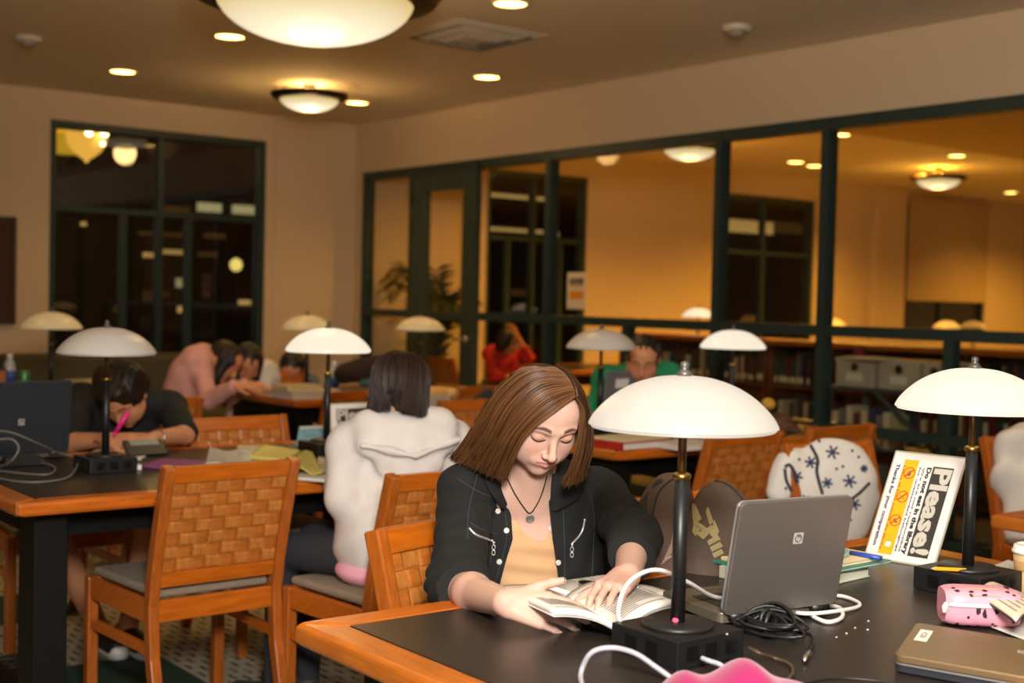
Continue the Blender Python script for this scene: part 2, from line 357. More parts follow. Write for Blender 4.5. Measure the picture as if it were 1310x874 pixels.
ln = thing('wall_lamp', 'yellow drum lamp glowing behind the pendant lantern outside', 'lamp', tuple(p_))
MB().lathe([(.22, -.11), (.22, .06)], 24).build('shade', mat('yellow_lamp_shade', 'D8B030', .5, emit='FFC832', estr=.55), ln, True)
MB().lathe([(.2, .09), (.2, .14)], 24).build('collar', mat('yellow_lamp_shade', 'D8B030', .5, emit='FFC832', estr=.55), ln, True); MB().cyl((0, 0, .0), (0, 0, 1.2), .01).build('rod', bronze, ln)
p_ = at_y(302, 339, 13.5)
ln = thing('post_lantern', 'small round lantern on a post glowing in the right pane of the back window', 'lamp', (p_[0], p_[1], 0))
MB().lathe([(0, -.075)]+[(.07*math.cos(a), .075*math.sin(a)) for a in np.linspace(-1.3, 1.3, 9)]+[(0, .075)], 18, (0, 0, p_[2])).build('globe', mat('globe_glow', 'FFF0B0', .4, emit='FFE27A', estr=1.2), ln, True); MB().cyl((0, 0, 0), (0, 0, p_[2]-.07), .03).build('post', black_metal, ln)
struct(MB().box2((-4, YW+.16, -.12), (22, 19.5, -.02)).build('ground', mat('dark_paving', '2A2622', .7)))
# ---------------------------------------------------------------- ceiling fixtures
AMBER = (1.0, .47, .06)
bowl_glow = mat('bowl_glass', '6E6450', .4, emit='FFE6A0', estr=1.05)
_nt = bowl_glow.node_tree; _g = _nt.nodes.new('ShaderNodeTexCoord'); _sp = _nt.nodes.new('ShaderNodeSeparateXYZ'); _nt.links.new(_g.outputs['Generated'], _sp.inputs[0])
_r = _nt.nodes.new('ShaderNodeValToRGB'); _nt.links.new(_sp.outputs[2], _r.inputs[0]); _r.color_ramp.elements[0].position = .05; _r.color_ramp.elements[0].color = (*lin('FFF4D8'), 1)
_r.color_ramp.elements[1].position = 1; _r.color_ramp.elements[1].color = (.55, .36, .05, 1); _nt.links.new(_r.outputs[0], _nt.nodes['Principled BSDF'].inputs['Emission Color'])      # bulb glow painted into the emission: pale base, darker amber rim
ring_m = mat('dark_bronze_ring', '2E1F10', .4, .3)
def bowl(label, x, y, z, R, watts, group='glowing bowl lights'):
    t = thing('ceiling_bowl_light', label, 'ceiling light', (x, y, z), 0, group)
    k = R/.55; g = .765*R
    MB().lathe([(g*1.0, .0)]+[(g*math.cos(a), -.47*g*math.sin(a)) for a in np.linspace(.03, PI/2-.03, 14)]+[(0, -.47*g)], 48).build('glass_bowl', bowl_glow, t, True)
    MB().lathe([(g*.99, -.03*k), (R*.93, -.015*k), (R, .035*k), (R, .055*k), (R*.95, .05*k), (g*.99, .012*k), (g*.99, -.03*k)], 48).build('ring', ring_m, t, True)
    mb = MB(); mb.cyl((0, 0, -.2*k), (0, 0, CEIL-z-.001), .014); mb.lathe([(.09*k, CEIL-z-.03), (.09*k, CEIL-z-.001)], 24)
    for a in (0, 2.1, 4.2): mb.cyl((.0, 0, CEIL-z-.03), (g*.97*math.cos(a), g*.97*math.sin(a), .0), .006)
    mb.build('stem', bronze, t)
    light('POINT', 'bowl_lamp', (x, y, z+.03), watts, (WARM2 if x < XW else AMBER), .12*k)
    light('POINT', 'bowl_lamp_down', (x, y, z-.44*g-.05), watts*.5, (WARM2 if x < XW else AMBER), .2*k)
    return t
b1 = at_z(404, -4, 2.70)
bowl('large glowing glass bowl light in a wide dark ring at the top of the photo', b1[0], b1[1], 2.70, .585, 40)
bowl('small glowing glass bowl light in a dark ring near the room corner', 4.805, 8.70, 2.83, .29, 26)
bowl('round bowl light glowing beyond the glass partition at right', 12.6, 8.55, 2.80, .31, 36)
bowl('bowl light behind the glass cut by the green mullion near the wide pane', 8.95, 8.80, 2.83, .32, 36)
can_glow = mat('downlight_lens', 'FFF1C8', .4, emit='FFE29A', estr=2.4); can_rim = mat('downlight_trim', 'D8C8A8', .5)
def down(label, x, y, w=10, r=.10, z=CEIL):
    t = thing('recessed_downlight', label, 'downlight', (x, y, z), 0, 'recessed downlights')
    MB().lathe([(r*.86, -.004), (0, -.004)], 28).build('lens', can_glow, t)
    MB().lathe([(r*.86, -.002), (r*.9, -.010), (r, -.008), (r*1.08, 0)], 28).build('trim_ring', can_rim, t, True)
    if w: light('SPOT', 'ceiling_spot', (x, y, z-.03), w, WARM2, .07, (x, y, 0), 120, .8)
for lb, px, py in (('round downlight beside the big bowl light', 294, 46), ('round downlight nearest the left edge above the back window', 157, 91), ('round downlight at the very top edge of the photo', 653, 4),
                   ('round downlight below the air vent', 623, 98), ('round downlight just right of the small bowl light', 457, 131)):
    q = at_z(px, py, CEIL); down(lb, q[0], q[1], 30)
for lb, px, py in (('downlight behind the glass just right of the tall mullion', 1075, 172), ('bright downlight behind the narrow pane left of the tall mullion', 1042, 212), ('dim downlight behind the narrow pane, left one of its pair', 1018, 207),
                   ('downlight above the far bowl light beyond the glass', 1224, 199), ('downlight beyond the glass at the far right edge', 1293, 246), ('downlight beside the bowl cut by the mullion', 838, 188)):
    q = at_z(px, py, CEIL); down(lb, q[0], q[1], 14 if px > 1100 else 0)
# lights the frame does not show but the room has, over the near tables and around them
for x, y in ((.6, 1.0), (4.2, 2.6), (.4, 4.6), (1.7, 7.4), (4.3, -.8)): light('SPOT', 'ceiling_spot', (x, y, CEIL-.03), 18, WARM2, .07, (x, y, 0), 120, .8)
for x, y, w in ((8.6, 3.4, 560), (9.6, 7.6, 560), (7.6, 8.9, 120), (12.5, 3.4, 430), (12.2, 8.6, 400), (16.5, 8.4, 400)): light('SPOT', 'ceiling_spot', (x, y, CEIL-.03), w, AMBER, .07, (x, y, 0), 150, .6)  # added amber fill for the neighbouring room, without fixtures
q = at_z(603, 45, CEIL); t = thing('air_vent', 'square white ceiling air diffuser between the lights', 'air vent', tuple(q))
mb = MB()
for k, (a, z) in enumerate(((.33, -.008), (.24, -.022), (.16, -.034))):
    for s in (0, 1, 2, 3):
        R = Matrix.Rotation(s*PI/2, 3, 'Z'); w2 = .05
        P = [R @ Vector(p) for p in ((-a, -a, z+.006), (a, -a, z+.006), (a-w2, -a+w2, z-.012), (-a+w2, -a+w2, z-.012))]
        mb.add(P+[p+Vector((0, 0, .004)) for p in P], [(0, 1, 2, 3), (7, 6, 5, 4), (0, 4, 5, 1), (1, 5, 6, 2), (2, 6, 7, 3), (3, 7, 4, 0)])
mb.build('louvre', mat('vent_paint', 'C9BFAE', .6), t); MB().box((0, 0, -.02), (.2, .2, .03)).build('core', mat('vent_core', 'DAD2C2', .6), t, bevel=.004); MB().box((0, 0, -.004), (.62, .62, .008)).build('back_plate', mat('vent_dark', '3C3A36', .7), t)
for lb, px, py in (('round white smoke detector on the ceiling near the right wall', 943, 33), ('round smoke detector on the ceiling at the far left', 36, 47)):
    q = at_z(px, py, CEIL); t = thing('smoke_detector', lb, 'smoke detector', tuple(q))
    MB().lathe([(.085, 0), (.085, -.02), (.07, -.035), (.0, -.037)], 24).build('housing', mat('detector_plastic', 'C9BBA4', .5), t, True); MB().lathe([(.05, -.036), (.04, -.06), (0, -.064)], 20).build('sensor', mat('detector_core', '8F8574', .5), t, True)
# notice board on the back wall
a = at_y(20, 278, YW); b_ = at_y(19, 415, YW); t = thing('notice_board', 'brown framed notice board on the back wall at the left edge', 'notice board', (a[0]-.6, YW, b_[2]))
hh = a[2]-b_[2]
MB().box2((-.57, -.02, .03), (.57, -.004, hh-.03)).build('cork', mat('brown_cork', '4A2C18', .9, noise=.2, nscale=90), t)
mb = MB(); mb.box2((-.6, -.035, 0), (.6, -.001, .035)); mb.box2((-.6, -.035, hh-.035), (.6, -.001, hh)); mb.box2((-.6, -.035, .035), (-.565, -.001, hh-.035)); mb.box2((.565, -.035, .035), (.6, -.001, hh-.035))
mb.build('frame', mat('dark_oak', '38200F', .5), t)
# ---------------------------------------------------------------- tables
def make_table(label, cx, cy, group='black-topped study tables'):
    t = thing('study_table', label, 'table', (cx, cy, 0), 0, group)
    L, Wd = 1.715, 1.08; hx, hy = L/2, Wd/2; b = .078; z0, z1 = .708, .75
    MB().box2((-hx+b-.002, -hy+b-.002, z0+.01), (hx-b+.002, hy-b+.002, z1-.0008)).build('tabletop', black_top, t)
    for A, B, c, d in (((-hx, -hy), (hx, -hy), (hx-b, -hy+b), (-hx+b, -hy+b)), ((hx, -hy), (hx, hy), (hx-b, hy-b), (hx-b, -hy+b)),
                       ((hx, hy), (-hx, hy), (-hx+b, hy-b), (hx-b, hy-b)), ((-hx, hy), (-hx, -hy), (-hx+b, -hy+b), (-hx+b, hy-b))):
        MB().prism([A, B, c, d], z0, z1).build('wood_edge', wood if abs(A[1]-B[1]) < 1e-6 else wood_y, t, bevel=.011, seg=3)
    for s in (-1, 1):
        x = s*(hx-.135); mb = MB()
        for y in (-.36, .36): mb.box2((x-.05, y-.07, .0), (x+.05, y+.07, z0))
        mb.box2((x-.05, -.29, 0), (x+.05, .29, .10)); mb.box2((x-.05, -.29, z0-.08), (x+.05, .29, z0)); mb.build('leg_frame', black_leg, t, bevel=.004)
    mb = MB(); mb.box2((-hx+.185, -.33, z0-.10), (hx-.185, -.30, z0)); mb.box2((-hx+.185, .30, z0-.10), (hx-.185, .33, z0)); mb.build('apron', black_leg, t)
    return t
wood_y = mat('cherry_wood_across', 'B4641E', .33, noise=.22, nscale=9, coat=.4, stretch=(8, 1, 8))
T1 = make_table('black-topped table with orange wood edge in the foreground, holding the silver laptops', 2.012, 1.575)
T2 = dup(T1, 'black-topped study table at left holding the black laptop and two lamps', (2.004, 4.245, 0))
T3 = dup(T1, 'study table behind the reading woman, with the red book on its corner', (4.43, 4.42, 0))
T4 = dup(T1, 'far study table where the woman in pink leans, in front of the room corner', (4.44, 7.13, 0))
T5 = dup(T1, 'far left study table with bottle and cans, hidden behind the black laptop', (2.0, 7.36, 0))
T6 = dup(T1, 'study table at the right edge whose rounded wood corner shows past the lamp pole', (4.345, 1.615, 0))
T7 = dup(T1, 'study table in the glazed room beyond the person in red', (8.2, 9.1, 0))
# ---------------------------------------------------------------- chairs (local +y is the way the sitter faces)
def make_chair(label, cat='chair', group='woven-back wooden chairs'):
    t = thing('library_chair', label, cat, (0, 0, 0), 0, group)
    def stile(z):            # y of the back frame at height z
        return -.205-.006*((z-.42)/.1)**2*1.0 if z < .42 else -.205-.105*((z-.42)/.42)**1.25
    H = .845; SW = .205
    for s in (-1, 1):
        pts = [(s*SW, stile(z)-(.02 if z == 0 else 0), z) for z in (0, .12, .26, .42, .52, .63, .74, H)]
        MB().bar(pts, .034, .042, (1, 0, 0)).build('rear_leg', wood_z, t, bevel=.005)
        MB().bar([(s*.222, .215, 0), (s*.222, .215, .435)], .036, .036).build('front_leg', wood_z, t, bevel=.005)
        mb = MB(); mb.bar([(s*.207, stile(.40)+.02, .40), (s*.222, .20, .40)], .024, .066, (1, 0, 0)); mb.build('seat_rail', wood, t, bevel=.003)
        mb = MB(); mb.bar([(s*.207, stile(.28)+.02, .285), (s*.222, .20, .285)], .02, .032, (1, 0, 0)); mb.build('stretcher', wood, t, bevel=.003)
    mb = MB(); mb.box2((-.205, .205, .367), (.205, .229, .433)); mb.build('front_rail', wood, t, bevel=.003)
    mb = MB(); mb.box2((-.19, stile(.40)-.012, .367), (.19, stile(.40)+.012, .433)); mb.build('back_rail', wood, t, bevel=.003)
    # padded seat
    P = [(-.212, .235), (.212, .235), (.19, -.195), (-.19, -.195)]
    MB().prism([(x*1.0, y) for x, y in P], .434, .462).build('seat_cushion', fabric_seat, t, bevel=.013, seg=3)
    za, zb = .475, H; w = SW-.017
    for nm, z, hgt in (('top_rail', zb-.026, .052), ('lower_back_rail', za+.02, .045)):
        y0, y1 = stile(z-hgt/2), stile(z+hgt/2); mb = MB()
        mb.add([(-w, y0-.014, z-hgt/2), (w, y0-.014, z-hgt/2), (w, y0+.014, z-hgt/2), (-w, y0+.014, z-hgt/2), (-w, y1-.014, z+hgt/2), (w, y1-.014, z+hgt/2), (w, y1+.014, z+hgt/2), (-w, y1+.014, z+hgt/2)],
               [(3, 2, 1, 0), (4, 5, 6, 7), (0, 1, 5, 4), (1, 2, 6, 5), (2, 3, 7, 6), (3, 0, 4, 7)]); mb.build(nm, wood, t, bevel=.003)
    # woven panel: broad strips passing over and under each other
    z0, z1 = za+.043, zb-.052; nc, nr = 8, 7; cw, chh = 2*w/nc, (z1-z0)/nr; mb = MB(); amp = .0042; th = .0035
    def strip(fn, mi):
        n = 41; v = []; f = []
        for i in range(n):
            for q in fn(i/(n-1)): v.append(q)
        for i in range(n-1):
            for j in range(4): f.append((i*4+j, i*4+(j+1) % 4, i*4+4+(j+1) % 4, i*4+4+j))
        mb.add(v, f, mi)
    def wv(u, n, ph): 
        s_ = math.sin(PI*(u*n-.0)+0) ; q = math.sin(PI*u*n + PI*ph); return amp*max(-1, min(1, 2.2*q))
    for c in range(nc):
        xa, xb = -w+c*cw+.0012, -w+(c+1)*cw-.0012
        def fn(u, xa=xa, xb=xb, c=c):
            z = z0+(z1-z0)*u; o = wv(u, nr, c); y = stile(z)+o; return ((xa, y-th, z), (xb, y-th, z), (xb, y+th, z), (xa, y+th, z))
        strip(fn, 0)
    for r in range(nr):
        za_, zb_ = z0+r*chh+.0012, z0+(r+1)*chh-.0012
        def fn(u, za_=za_, zb_=zb_, r=r):
            x = -w+2*w*u; o = -wv(u, nc, r); return ((x, stile(za_)+o-th, za_), (x, stile(za_)+o+th, za_), (x, stile(zb_)+o+th, zb_), (x, stile(zb_)+o-th, zb_))
        strip(fn, 1)
    mb.build('woven_back', [wood_lt, wood_rd], t)
    return t
def back_px(px, py, z=.845): return at_z(px, py, z)
CH = {}
def chair_at(key, label, px, py, rz=0, ref=None, dz=0):
    """px, py: the middle of the chair's top rail as seen; rz: turn, 0 faces +Y"""
    q = at_z(px, py, .845) if ref is None else np.array([ref[0], ref[1], 0]); back = .31 if ref is None else 0
    x, y = q[0]-math.sin(rz)*back*1.0, q[1]+math.cos(rz)*back
    if not CH: o = make_chair(label); o.location = (x, y, 0); o.rotation_euler = (0, 0, rz)
    else: o = dup(CH['c1'], label, (x, y, 0), rz)
    CH[key] = o; return o
chair_at('c1', 'empty woven-back wooden chair pushed to the left table, its back fully in view', 298, 592, .02)
chair_at('c2', 'woven-back wooden chair on which the person in the white hoodie sits', 576, 602, .04)
chair_at('c3', 'woven-back wooden chair on which the reading woman in the dark jacket sits', 560, 664, PI+.25)
chair_at('c4', 'wooden chair behind the left table above the yellow notebooks', 303, 533, PI)
chair_at('c5', 'wooden chair to the right of the person in black, dark orange back', 205, 509, .03)
chair_at('c6', 'orange chair back beyond the far table, in front of the person in blue', 352, 475, PI)
chair_at('c7', 'wooden chair right of the brown backpack, right under the near lamp shade', 955, 554, .03)
chair_at('c8', 'dark wooden chair back showing just above the snowflake jacket', 1078, 545, .02)
chair_at('c9', 'wooden chair at the right edge under the white coat', 1312, 558, PI-.3)
chair_at('c10', 'wooden chair beside the reading woman that holds the brown backpack', 868, 632, PI+.05)
chair_at('c11', 'orange woven chair back seen between the white hoodie and the black bag', 606, 511, PI+.04)
chair_at('c12', 'dark red wooden chair back under the person in red, in front of the glass', 625, 494, .05)
chair_at('c13', 'wooden chair with the snowflake jacket draped over its back', 1058, 566, PI-.12)
chair_at('c14', 'wooden chair under the seated person in black at the left table', 0, 0, PI, ref=(1.72, 5.12))
chair_at('c15', 'wooden chair under the woman in pink at the far table', 0, 0, -PI/2-.5, ref=(3.15, 7.35))
chair_at('c16', 'wooden chair under the person in green behind the grey laptop', 0, 0, PI+.1, ref=(4.78, 5.62))
chair_at('c17', 'wooden chair under the person in red beyond the glass', 0, 0, -PI/2, ref=(6.72, 9.25))
chair_at('c18', 'dark wooden chair back beside the far table under the black coat', 462, 500, .03)
# wood-rimmed tub chair behind the person in the hoodie
p = at_z(531, 500, .86); t = thing('tub_chair', 'round grey upholstered tub chair with a pale wood rim behind the hoodie wearer', 'armchair', (p[0], p[1], 0))
mb = MB(); R = .225
arc = [(R*math.cos(a), R*math.sin(a)) for a in np.linspace(-.2, PI+.2, 25)]
mb.grid(lambda u, v: ((R)*math.cos(-.2+u*(PI+.4)), R*math.sin(-.2+u*(PI+.4)), .30+.53*v), 25, 4, thick=.05); mb.build('shell', mat('speckled_grey_fabric', '9A9287', .95, noise=.25, nscale=160), t, True)
MB().tube([(R*1.0*math.cos(a), R*math.sin(a), .84) for a in np.linspace(-.2, PI+.2, 25)], .034, 10).build('wood_rim', mat('pale_wood_rim', 'D9A45C', .4), t, True)
MB().lathe([(.20, .30), (.20, .43), (.18, .45), (0, .455)], 28).build('seat_cushion', mat('speckled_grey_fabric', '9A9287', .95), t, True)
for a in (.6, 2.5, 3.9, 5.5): MB().cyl((.16*math.cos(a), .16*math.sin(a), 0), (.16*math.cos(a), .16*math.sin(a), .31), .02).build('leg', wood_z, t)
# ---------------------------------------------------------------- reading lamps
opal = mat('opal_glass_unlit', 'C6C3BE', .35, spec=.4)
opal_on = mat('opal_glass_lit', '77756F', .35, emit='FFF3E2', estr=.56)
opal_bright = mat('opal_glass_bright', '77756F', .35, emit='FFF3DC', estr=.86)
opal_warm = mat('opal_glass_ambient_tint', 'D6C8A4', .35, emit='FFE0A0', estr=.10)  # unlit glass; warm room light painted in as tint and faint glow
def make_lamp(label, glow, watts=0):
    t = thing('reading_lamp', label, 'lamp', (0, 0, .75), 0, 'dome reading lamps')
    mb = MB(); mb.box2((-.08, -.08, 0), (.08, .08, .048)); b = mb.build('base', black_metal, t, bevel=.002)
    MB().lathe([(.062, .048), (.062, .053), (.058, .056), (0, .056)], 36).build('foot_disc', dark_pl, t, True)
    MB().cyl((0, 0, .055), (0, 0, .305), .0125, n=20).build('lower_pole', black_metal, t, True)
    MB().lathe([(.0125, .300), (.0165, .303), (.0165, .309), (.0125, .312)], 20).build('collar', brass, t, True)
    MB().cyl((0, 0, .305), (0, 0, .472), .0075, n=16).build('upper_pole', bronze, t, True)
    prof = [(.1605, .392), (.1615, .395), (.153, .410), (.135, .430), (.111, .449), (.082, .464), (.048, .4745), (.018, .478), (.012, .478)]
    prof = [(p.x, p.y) for p in spline([(a, b, 0) for a, b in prof], 4)]
    inn = [(r-.0045, z-.0045) for r, z in reversed(prof[1:-1])]
    MB().lathe(prof+[(.012, .4745)]+inn+[(.156, .392), (.1605, .392)], 56).build('shade', glow, t, True)
    MB().lathe([(.013, .478), (.015, .482), (.009, .487), (.006, .490), (.0085, .495), (.007, .501), (0, .504)], 16).build('finial', mat('grey_finial', '5C5A56', .4, .5), t, True)
    MB().lathe([(.020, .400), (.024, .405), (.024, .43), (.012, .45)], 16).build('bulb_holder', white_pl, t, True)
    for sx, sy in ((-.045, -.0803), (.0, -.0803), (.047, -.0803)):
        m_ = MB(); m_.box2((sx-.013, sy-.0012, .012), (sx+.013, sy+.002, .036)); m_.box2((sx-.007, sy-.002, .016), (sx+.007, sy-.0005, .03)); m_.build('socket', mat('socket_black', '0E0F10', .3), t)
    for sx, sy in ((-.0803, -.02), (-.0803, .03)):
        m_ = MB(); m_.box2((sx-.0012, sy-.014, .010), (sx+.002, sy+.014, .036)); m_.build('socket', mat('socket_black', '0E0F10', .3), t)
    return t
LAMPS = {}
def lamp(key, label, px, y, glow, watts=0):
    X = at_y(px, 500, y)[0]
    if glow not in LAMPS: o = make_lamp(label, glow); LAMPS[glow] = o; o.location = (X, y, .75)
    else: o = dup(LAMPS[glow], label, (X, y, .75))
    # same column as the shade: the pole leans with the lens only, so place by the pole
    if watts: light('POINT', 'reading_bulb', (X, y, .75+.40), watts, (1, .82, .55), .02)
    LAMPS[key] = o; return o
lamp('A', 'nearest dome lamp with white shade beside the reading woman', 875, 1.572, opal_on, .5)
lamp('B', 'large lit dome lamp at the right edge above the Please sign', 1246, 1.585, opal_bright, .5)
lamp('C', 'unlit grey-white dome lamp on the left table beside the black laptop', 136, 4.26, opal)
lamp('D', 'brightly lit dome lamp on the left table beside the white hoodie', 419, 4.33, opal_bright, .5)
lamp('E', 'cream dome lamp standing before the back wall at the far left', 65, 7.08, opal_warm)
lamp('F', 'cream dome lamp half hidden behind the lit lamp, near the room corner', 392, 7.1, opal_warm)
lamp('G', 'cream dome lamp in front of the green glass door', 536, 7.1, opal_warm)
lamp('H', 'unlit cream dome lamp between the reading woman and the person in green', 768, 4.42, opal)
lamp('I', 'lit dome lamp right of the person in green', 936, 4.4, opal_bright, .5)
for k, lb, px, py, d, gl in (('J', 'dome lamp standing in for a reflection in the glass left of the tall mullion', 893, 414, 13.0, opal_bright), ('K', 'cream dome lamp beyond the glass above the white boxes', 1211, 425, 15.4, opal_warm),  # J is a solid stand-in for a lamp reflection in the glass
                           ('L', 'dimmer dome lamp beyond the glass right of the other far one', 1245, 424, 16.2, opal), ('M', 'small cream dome lamp just right of the tall mullion beyond the glass', 1064, 421, 15.0, opal_warm)):
    q = at_d(px, py, d); zb = .838 if k == 'J' else .75; o = dup(LAMPS[gl], lb, (q[0], q[1], zb)); LAMPS[k] = o
    if k in 'KM': dup(T1, {'K': 'study table far beyond the glass under two dome lamps', 'M': 'study table far beyond the glass under the small dome lamp'}[k], (q[0]+(.49 if k == 'K' else -.22), q[1]-.07, 0))
    if k == 'J':
        t = thing('cabinet', 'low cabinet added beyond the glass to hold the stand-in dome lamp', 'cabinet', (q[0], q[1], 0)); MB().box2((-.3, -.25, 0), (.3, .25, .82)).build('body', wood_z, t, bevel=.004); MB().box2((-.32, -.27, .82), (.32, .27, .838)).build('top', wood, t, bevel=.003)
# ---------------------------------------------------------------- things on the foreground table
TZ = .75
def frame_T(origin, ex, ey, ez=None):
    """maps sheet coordinates (x, y, height) to space"""
    ex = Vector(ex).normalized(); ey = Vector(ey); ey = (ey-ex*ey.dot(ex)).normalized(); ez = ex.cross(ey); o = Vector(origin)
    return lambda p: o+ex*p[0]+ey*p[1]+ez*p[2]
def slab(mb, T, x0, x1, y0, y1, z0, z1, mi=0, r=0):
    if not r: poly = [(x0, y0), (x1, y0), (x1, y1), (x0, y1)]
    else:
        poly = []
        for cx, cy, a0 in ((x1-r, y0+r, -PI/2), (x1-r, y1-r, 0), (x0+r, y1-r, PI/2), (x0+r, y0+r, PI)):
            poly += [(cx+r*math.cos(a0+k*PI/8), cy+r*math.sin(a0+k*PI/8)) for k in range(5)]
    return mb.prism(poly, z0, z1, T, mi)
silver = mat('brushed_silver_lid', '8A857E', .38, .7); silver_edge = mat('silver_edge', 'B4B6BA', .3, .7); dark_lid = mat('dark_laptop_lid', '2A2F36', .45)
key_m = mat('dark_keys', '2E2A26', .5); lap_base = mat('laptop_palmrest', '6B6354', .4, .3)
def laptop(label, hinge_l, hinge_r, tilt, lidh, lid_m, edge_m, logo=True, open_=True, dep=.235, screen='6E6A72'):
    """hinge_l/r: hinge ends seen from behind; the lid leans back towards the viewer by tilt"""
    a, b = Vector(hinge_l), Vector(hinge_r); w = (b-a).length; ex = (b-a).normalized(); n = Vector((0, 0, 1)).cross(ex).normalized()   # n: away from viewer, towards the user
    c = (a+b)/2; t = thing('laptop', label, 'laptop', tuple(c))
    rel = lambda f: (lambda p: Vector(f(p))-c)
    Tb = rel(frame_T(c, ex, n)); mb = MB(); slab(mb, Tb, -w/2, w/2, 0, dep, .006, .026, 0, .012); mb.build('body', lap_base, t, bevel=.002)
    mb = MB()
    for sx in (-1, 1):
        for yy in (.03, dep-.03): mb.box(Tb((sx*(w/2-.03), yy, .003)), (.02, .02, .0062))
    mb.build('rubber_foot', dark_pl, t)
    mb = MB()
    for r in range(5):
        for k in range(13): x = -w/2+.03+k*(w-.06)/13; slab(mb, Tb, x, x+(w-.06)/13-.002, .035+r*.02, .053+r*.02, .0255, .0285)
    mb.build('keyboard', key_m, t)
    mb = MB(); slab(mb, Tb, -.045, .045, dep-.075, dep-.02, .0255, .0268); mb.build('touchpad', mat('touchpad', '524B40', .4), t)
    up = (Vector((0, 0, 1))*math.cos(tilt)-n*math.sin(tilt))
    Tl = rel(frame_T(c+Vector((0, 0, .024))-n*.004, ex, up))     # sheet normal points to the viewer
    mb = MB(); slab(mb, Tl, -w/2, w/2, 0, lidh, -.002, .007, 0, .014); mb.build('lid', lid_m, t, bevel=.0025)
    mb = MB(); slab(mb, Tl, -w/2-.001, w/2+.001, 0.002, lidh+.001, -.0065, -.0015, 0, .014); mb.build('lid_rim', edge_m, t, bevel=.002)
    mb = MB(); slab(mb, Tl, -w/2+.014, w/2-.014, .02, lidh-.014, -.0072, -.0064); mb.build('screen', mat('screen_'+screen, screen, .25), t)
    for sx in (-1, 1): MB().cyl(Tl((sx*w*.36-.02, -.004, .002)), Tl((sx*w*.36+.02, -.004, .002)), .008, n=12).build('hinge', dark_pl, t, True)
    if logo:
        s = .011; cx, cy = logo if isinstance(logo, tuple) else (0, lidh*.55)
        mb = MB(); slab(mb, Tl, cx-s, cx+s, cy-s, cy+s, .0071, .0076); mb.build('logo_badge', mat('logo_silver', 'C9C6C2', .35, .3), t)
        mb = MB(); mb.add([Tl((cx+.0085*math.cos(k*PI/12), cy+.0085*math.sin(k*PI/12), .0078)) for k in range(24)], [tuple(range(24))]); mb.build('logo_disc', mat('logo_grey', '6A6664', .4), t)
        lettering('logo_letters', [('hp', cx, cy-.004, .0125, .9, 0, 'CENTER')], mat('logo_white', 'E8E6E2', .4), t, lambda p: Tl((p[0]*.966+.0, p[1], p[2]+.0076)))
    return t, Tb, Tl
hl = at_z(921, 789, TZ+.02); hr = at_z(1050, 775, TZ+.02)
d_ = Vector(hr)-Vector(hl); hr = Vector(hl)+d_.normalized()*.268
LP, _, LTl = laptop('open silver-grey laptop seen from behind, right of the nearest lamp pole', (hl[0], hl[1], TZ), (hr[0], hr[1], TZ), .20, .222, silver, silver_edge, logo=(.012, .145), dep=.20)
# closed laptop, bottom right, lid towards us
A = Vector(at_z(1172, 796, TZ+.032)); B = Vector(at_z(1130, 855, TZ+.032)); ex = Vector((at_z(1310, 818, TZ+.032)-np.array(A))).normalized()
ey = (B-A).normalized(); o = A; c = Vector((o.x, o.y, TZ))
t = thing('laptop', 'closed bronze-silver laptop at the lower right corner with a small white sticker', 'laptop', tuple(c))
def TC(p, o=o, ex=ex, ey=ey, c=c): return o+ex*p[0]+ey*p[1]+Vector((0, 0, p[2]))-c
mb = MB(); slab(mb, TC, 0, .335, 0, .245, -.014, 0, 0, .014); mb.build('lid', mat('bronze_silver_lid', '9A8462', .33, .65, noise=.05, nscale=8), t, bevel=.003)
mb = MB(); slab(mb, TC, .002, .333, .002, .2445, -.0175, -.0145, 0, .012); mb.build('lid_rim', silver_edge, t, bevel=.001)
mb = MB(); slab(mb, TC, 0, .335, .004, .240, -.030, -.0178, 0, .014); slab(mb, TC, .03, .06, .03, .2, -.032, -.030); slab(mb, TC, .27, .30, .03, .2, -.032, -.030); mb.build('body', mat('laptop_body_dark', '2C2E36', .4), t, bevel=.002)
mb = MB(); mb.add([TC((x, y, .0006)) for x, y in ((.016, .050), (.038, .050), (.038, .135), (.016, .135))], [(0, 1, 2, 3)]); mb.build('sticker', mat('white_sticker', 'EDE9E0', .6), t)
lettering('sticker_text', [('VSCA', 0, 0, .015, -.044, .0, 'CENTER')], mat('ink_dark', '4A4640', .7), t, lambda p: TC((.0325-p[1], .092-p[0]*1.0, .0012)))
mb = MB(); mb.add([TC((x, y, .0006)) for x, y in ((.185, .085), (.205, .085), (.205, .105), (.185, .105))], [(0, 1, 2, 3)]); mb.build('lid_badge', mat('logo_silver', 'C9C6C2', .35, .3), t)
lettering('badge_letters', [('hp', 0, 0, .015, 1, .0003, 'CENTER')], mat('logo_grey', '6A6664', .4), t, lambda p: TC((.195+p[0], .100-p[1], .0010)))
# ---- books and notebooks beside the sign
def book(name, label, cat, corner, ex, w, d, h, z, cover, pages=paper, group=None, spine=True, bend=0):
    ex = Vector(ex).normalized(); ey = Vector((-ex.y, ex.x, 0)); o = Vector((corner[0], corner[1], z))
    t = thing(name, label, cat, tuple(o), 0, group); T = lambda p: ex*p[0]+ey*p[1]+Vector((0, 0, p[2]))
    c = min(.0025, h*.2)
    mb = MB(); slab(mb, T, .003 if spine else 0, w-.003, .003, d-.003, c, h-c); mb.build('pages', pages, t)
    mb = MB(); slab(mb, T, 0, w, 0, d, h-c, h); slab(mb, T, 0, w, 0, d, 0, c)
    if spine: slab(mb, T, 0, .003, 0, d, c, h-c)
    mb.build('cover', cover, t, bevel=.0008); return t, T
dx = Vector((1, 0, 0))
p = at_z(1052, 752, TZ); q = at_z(1113, 738, TZ); ex = Vector(q-p)
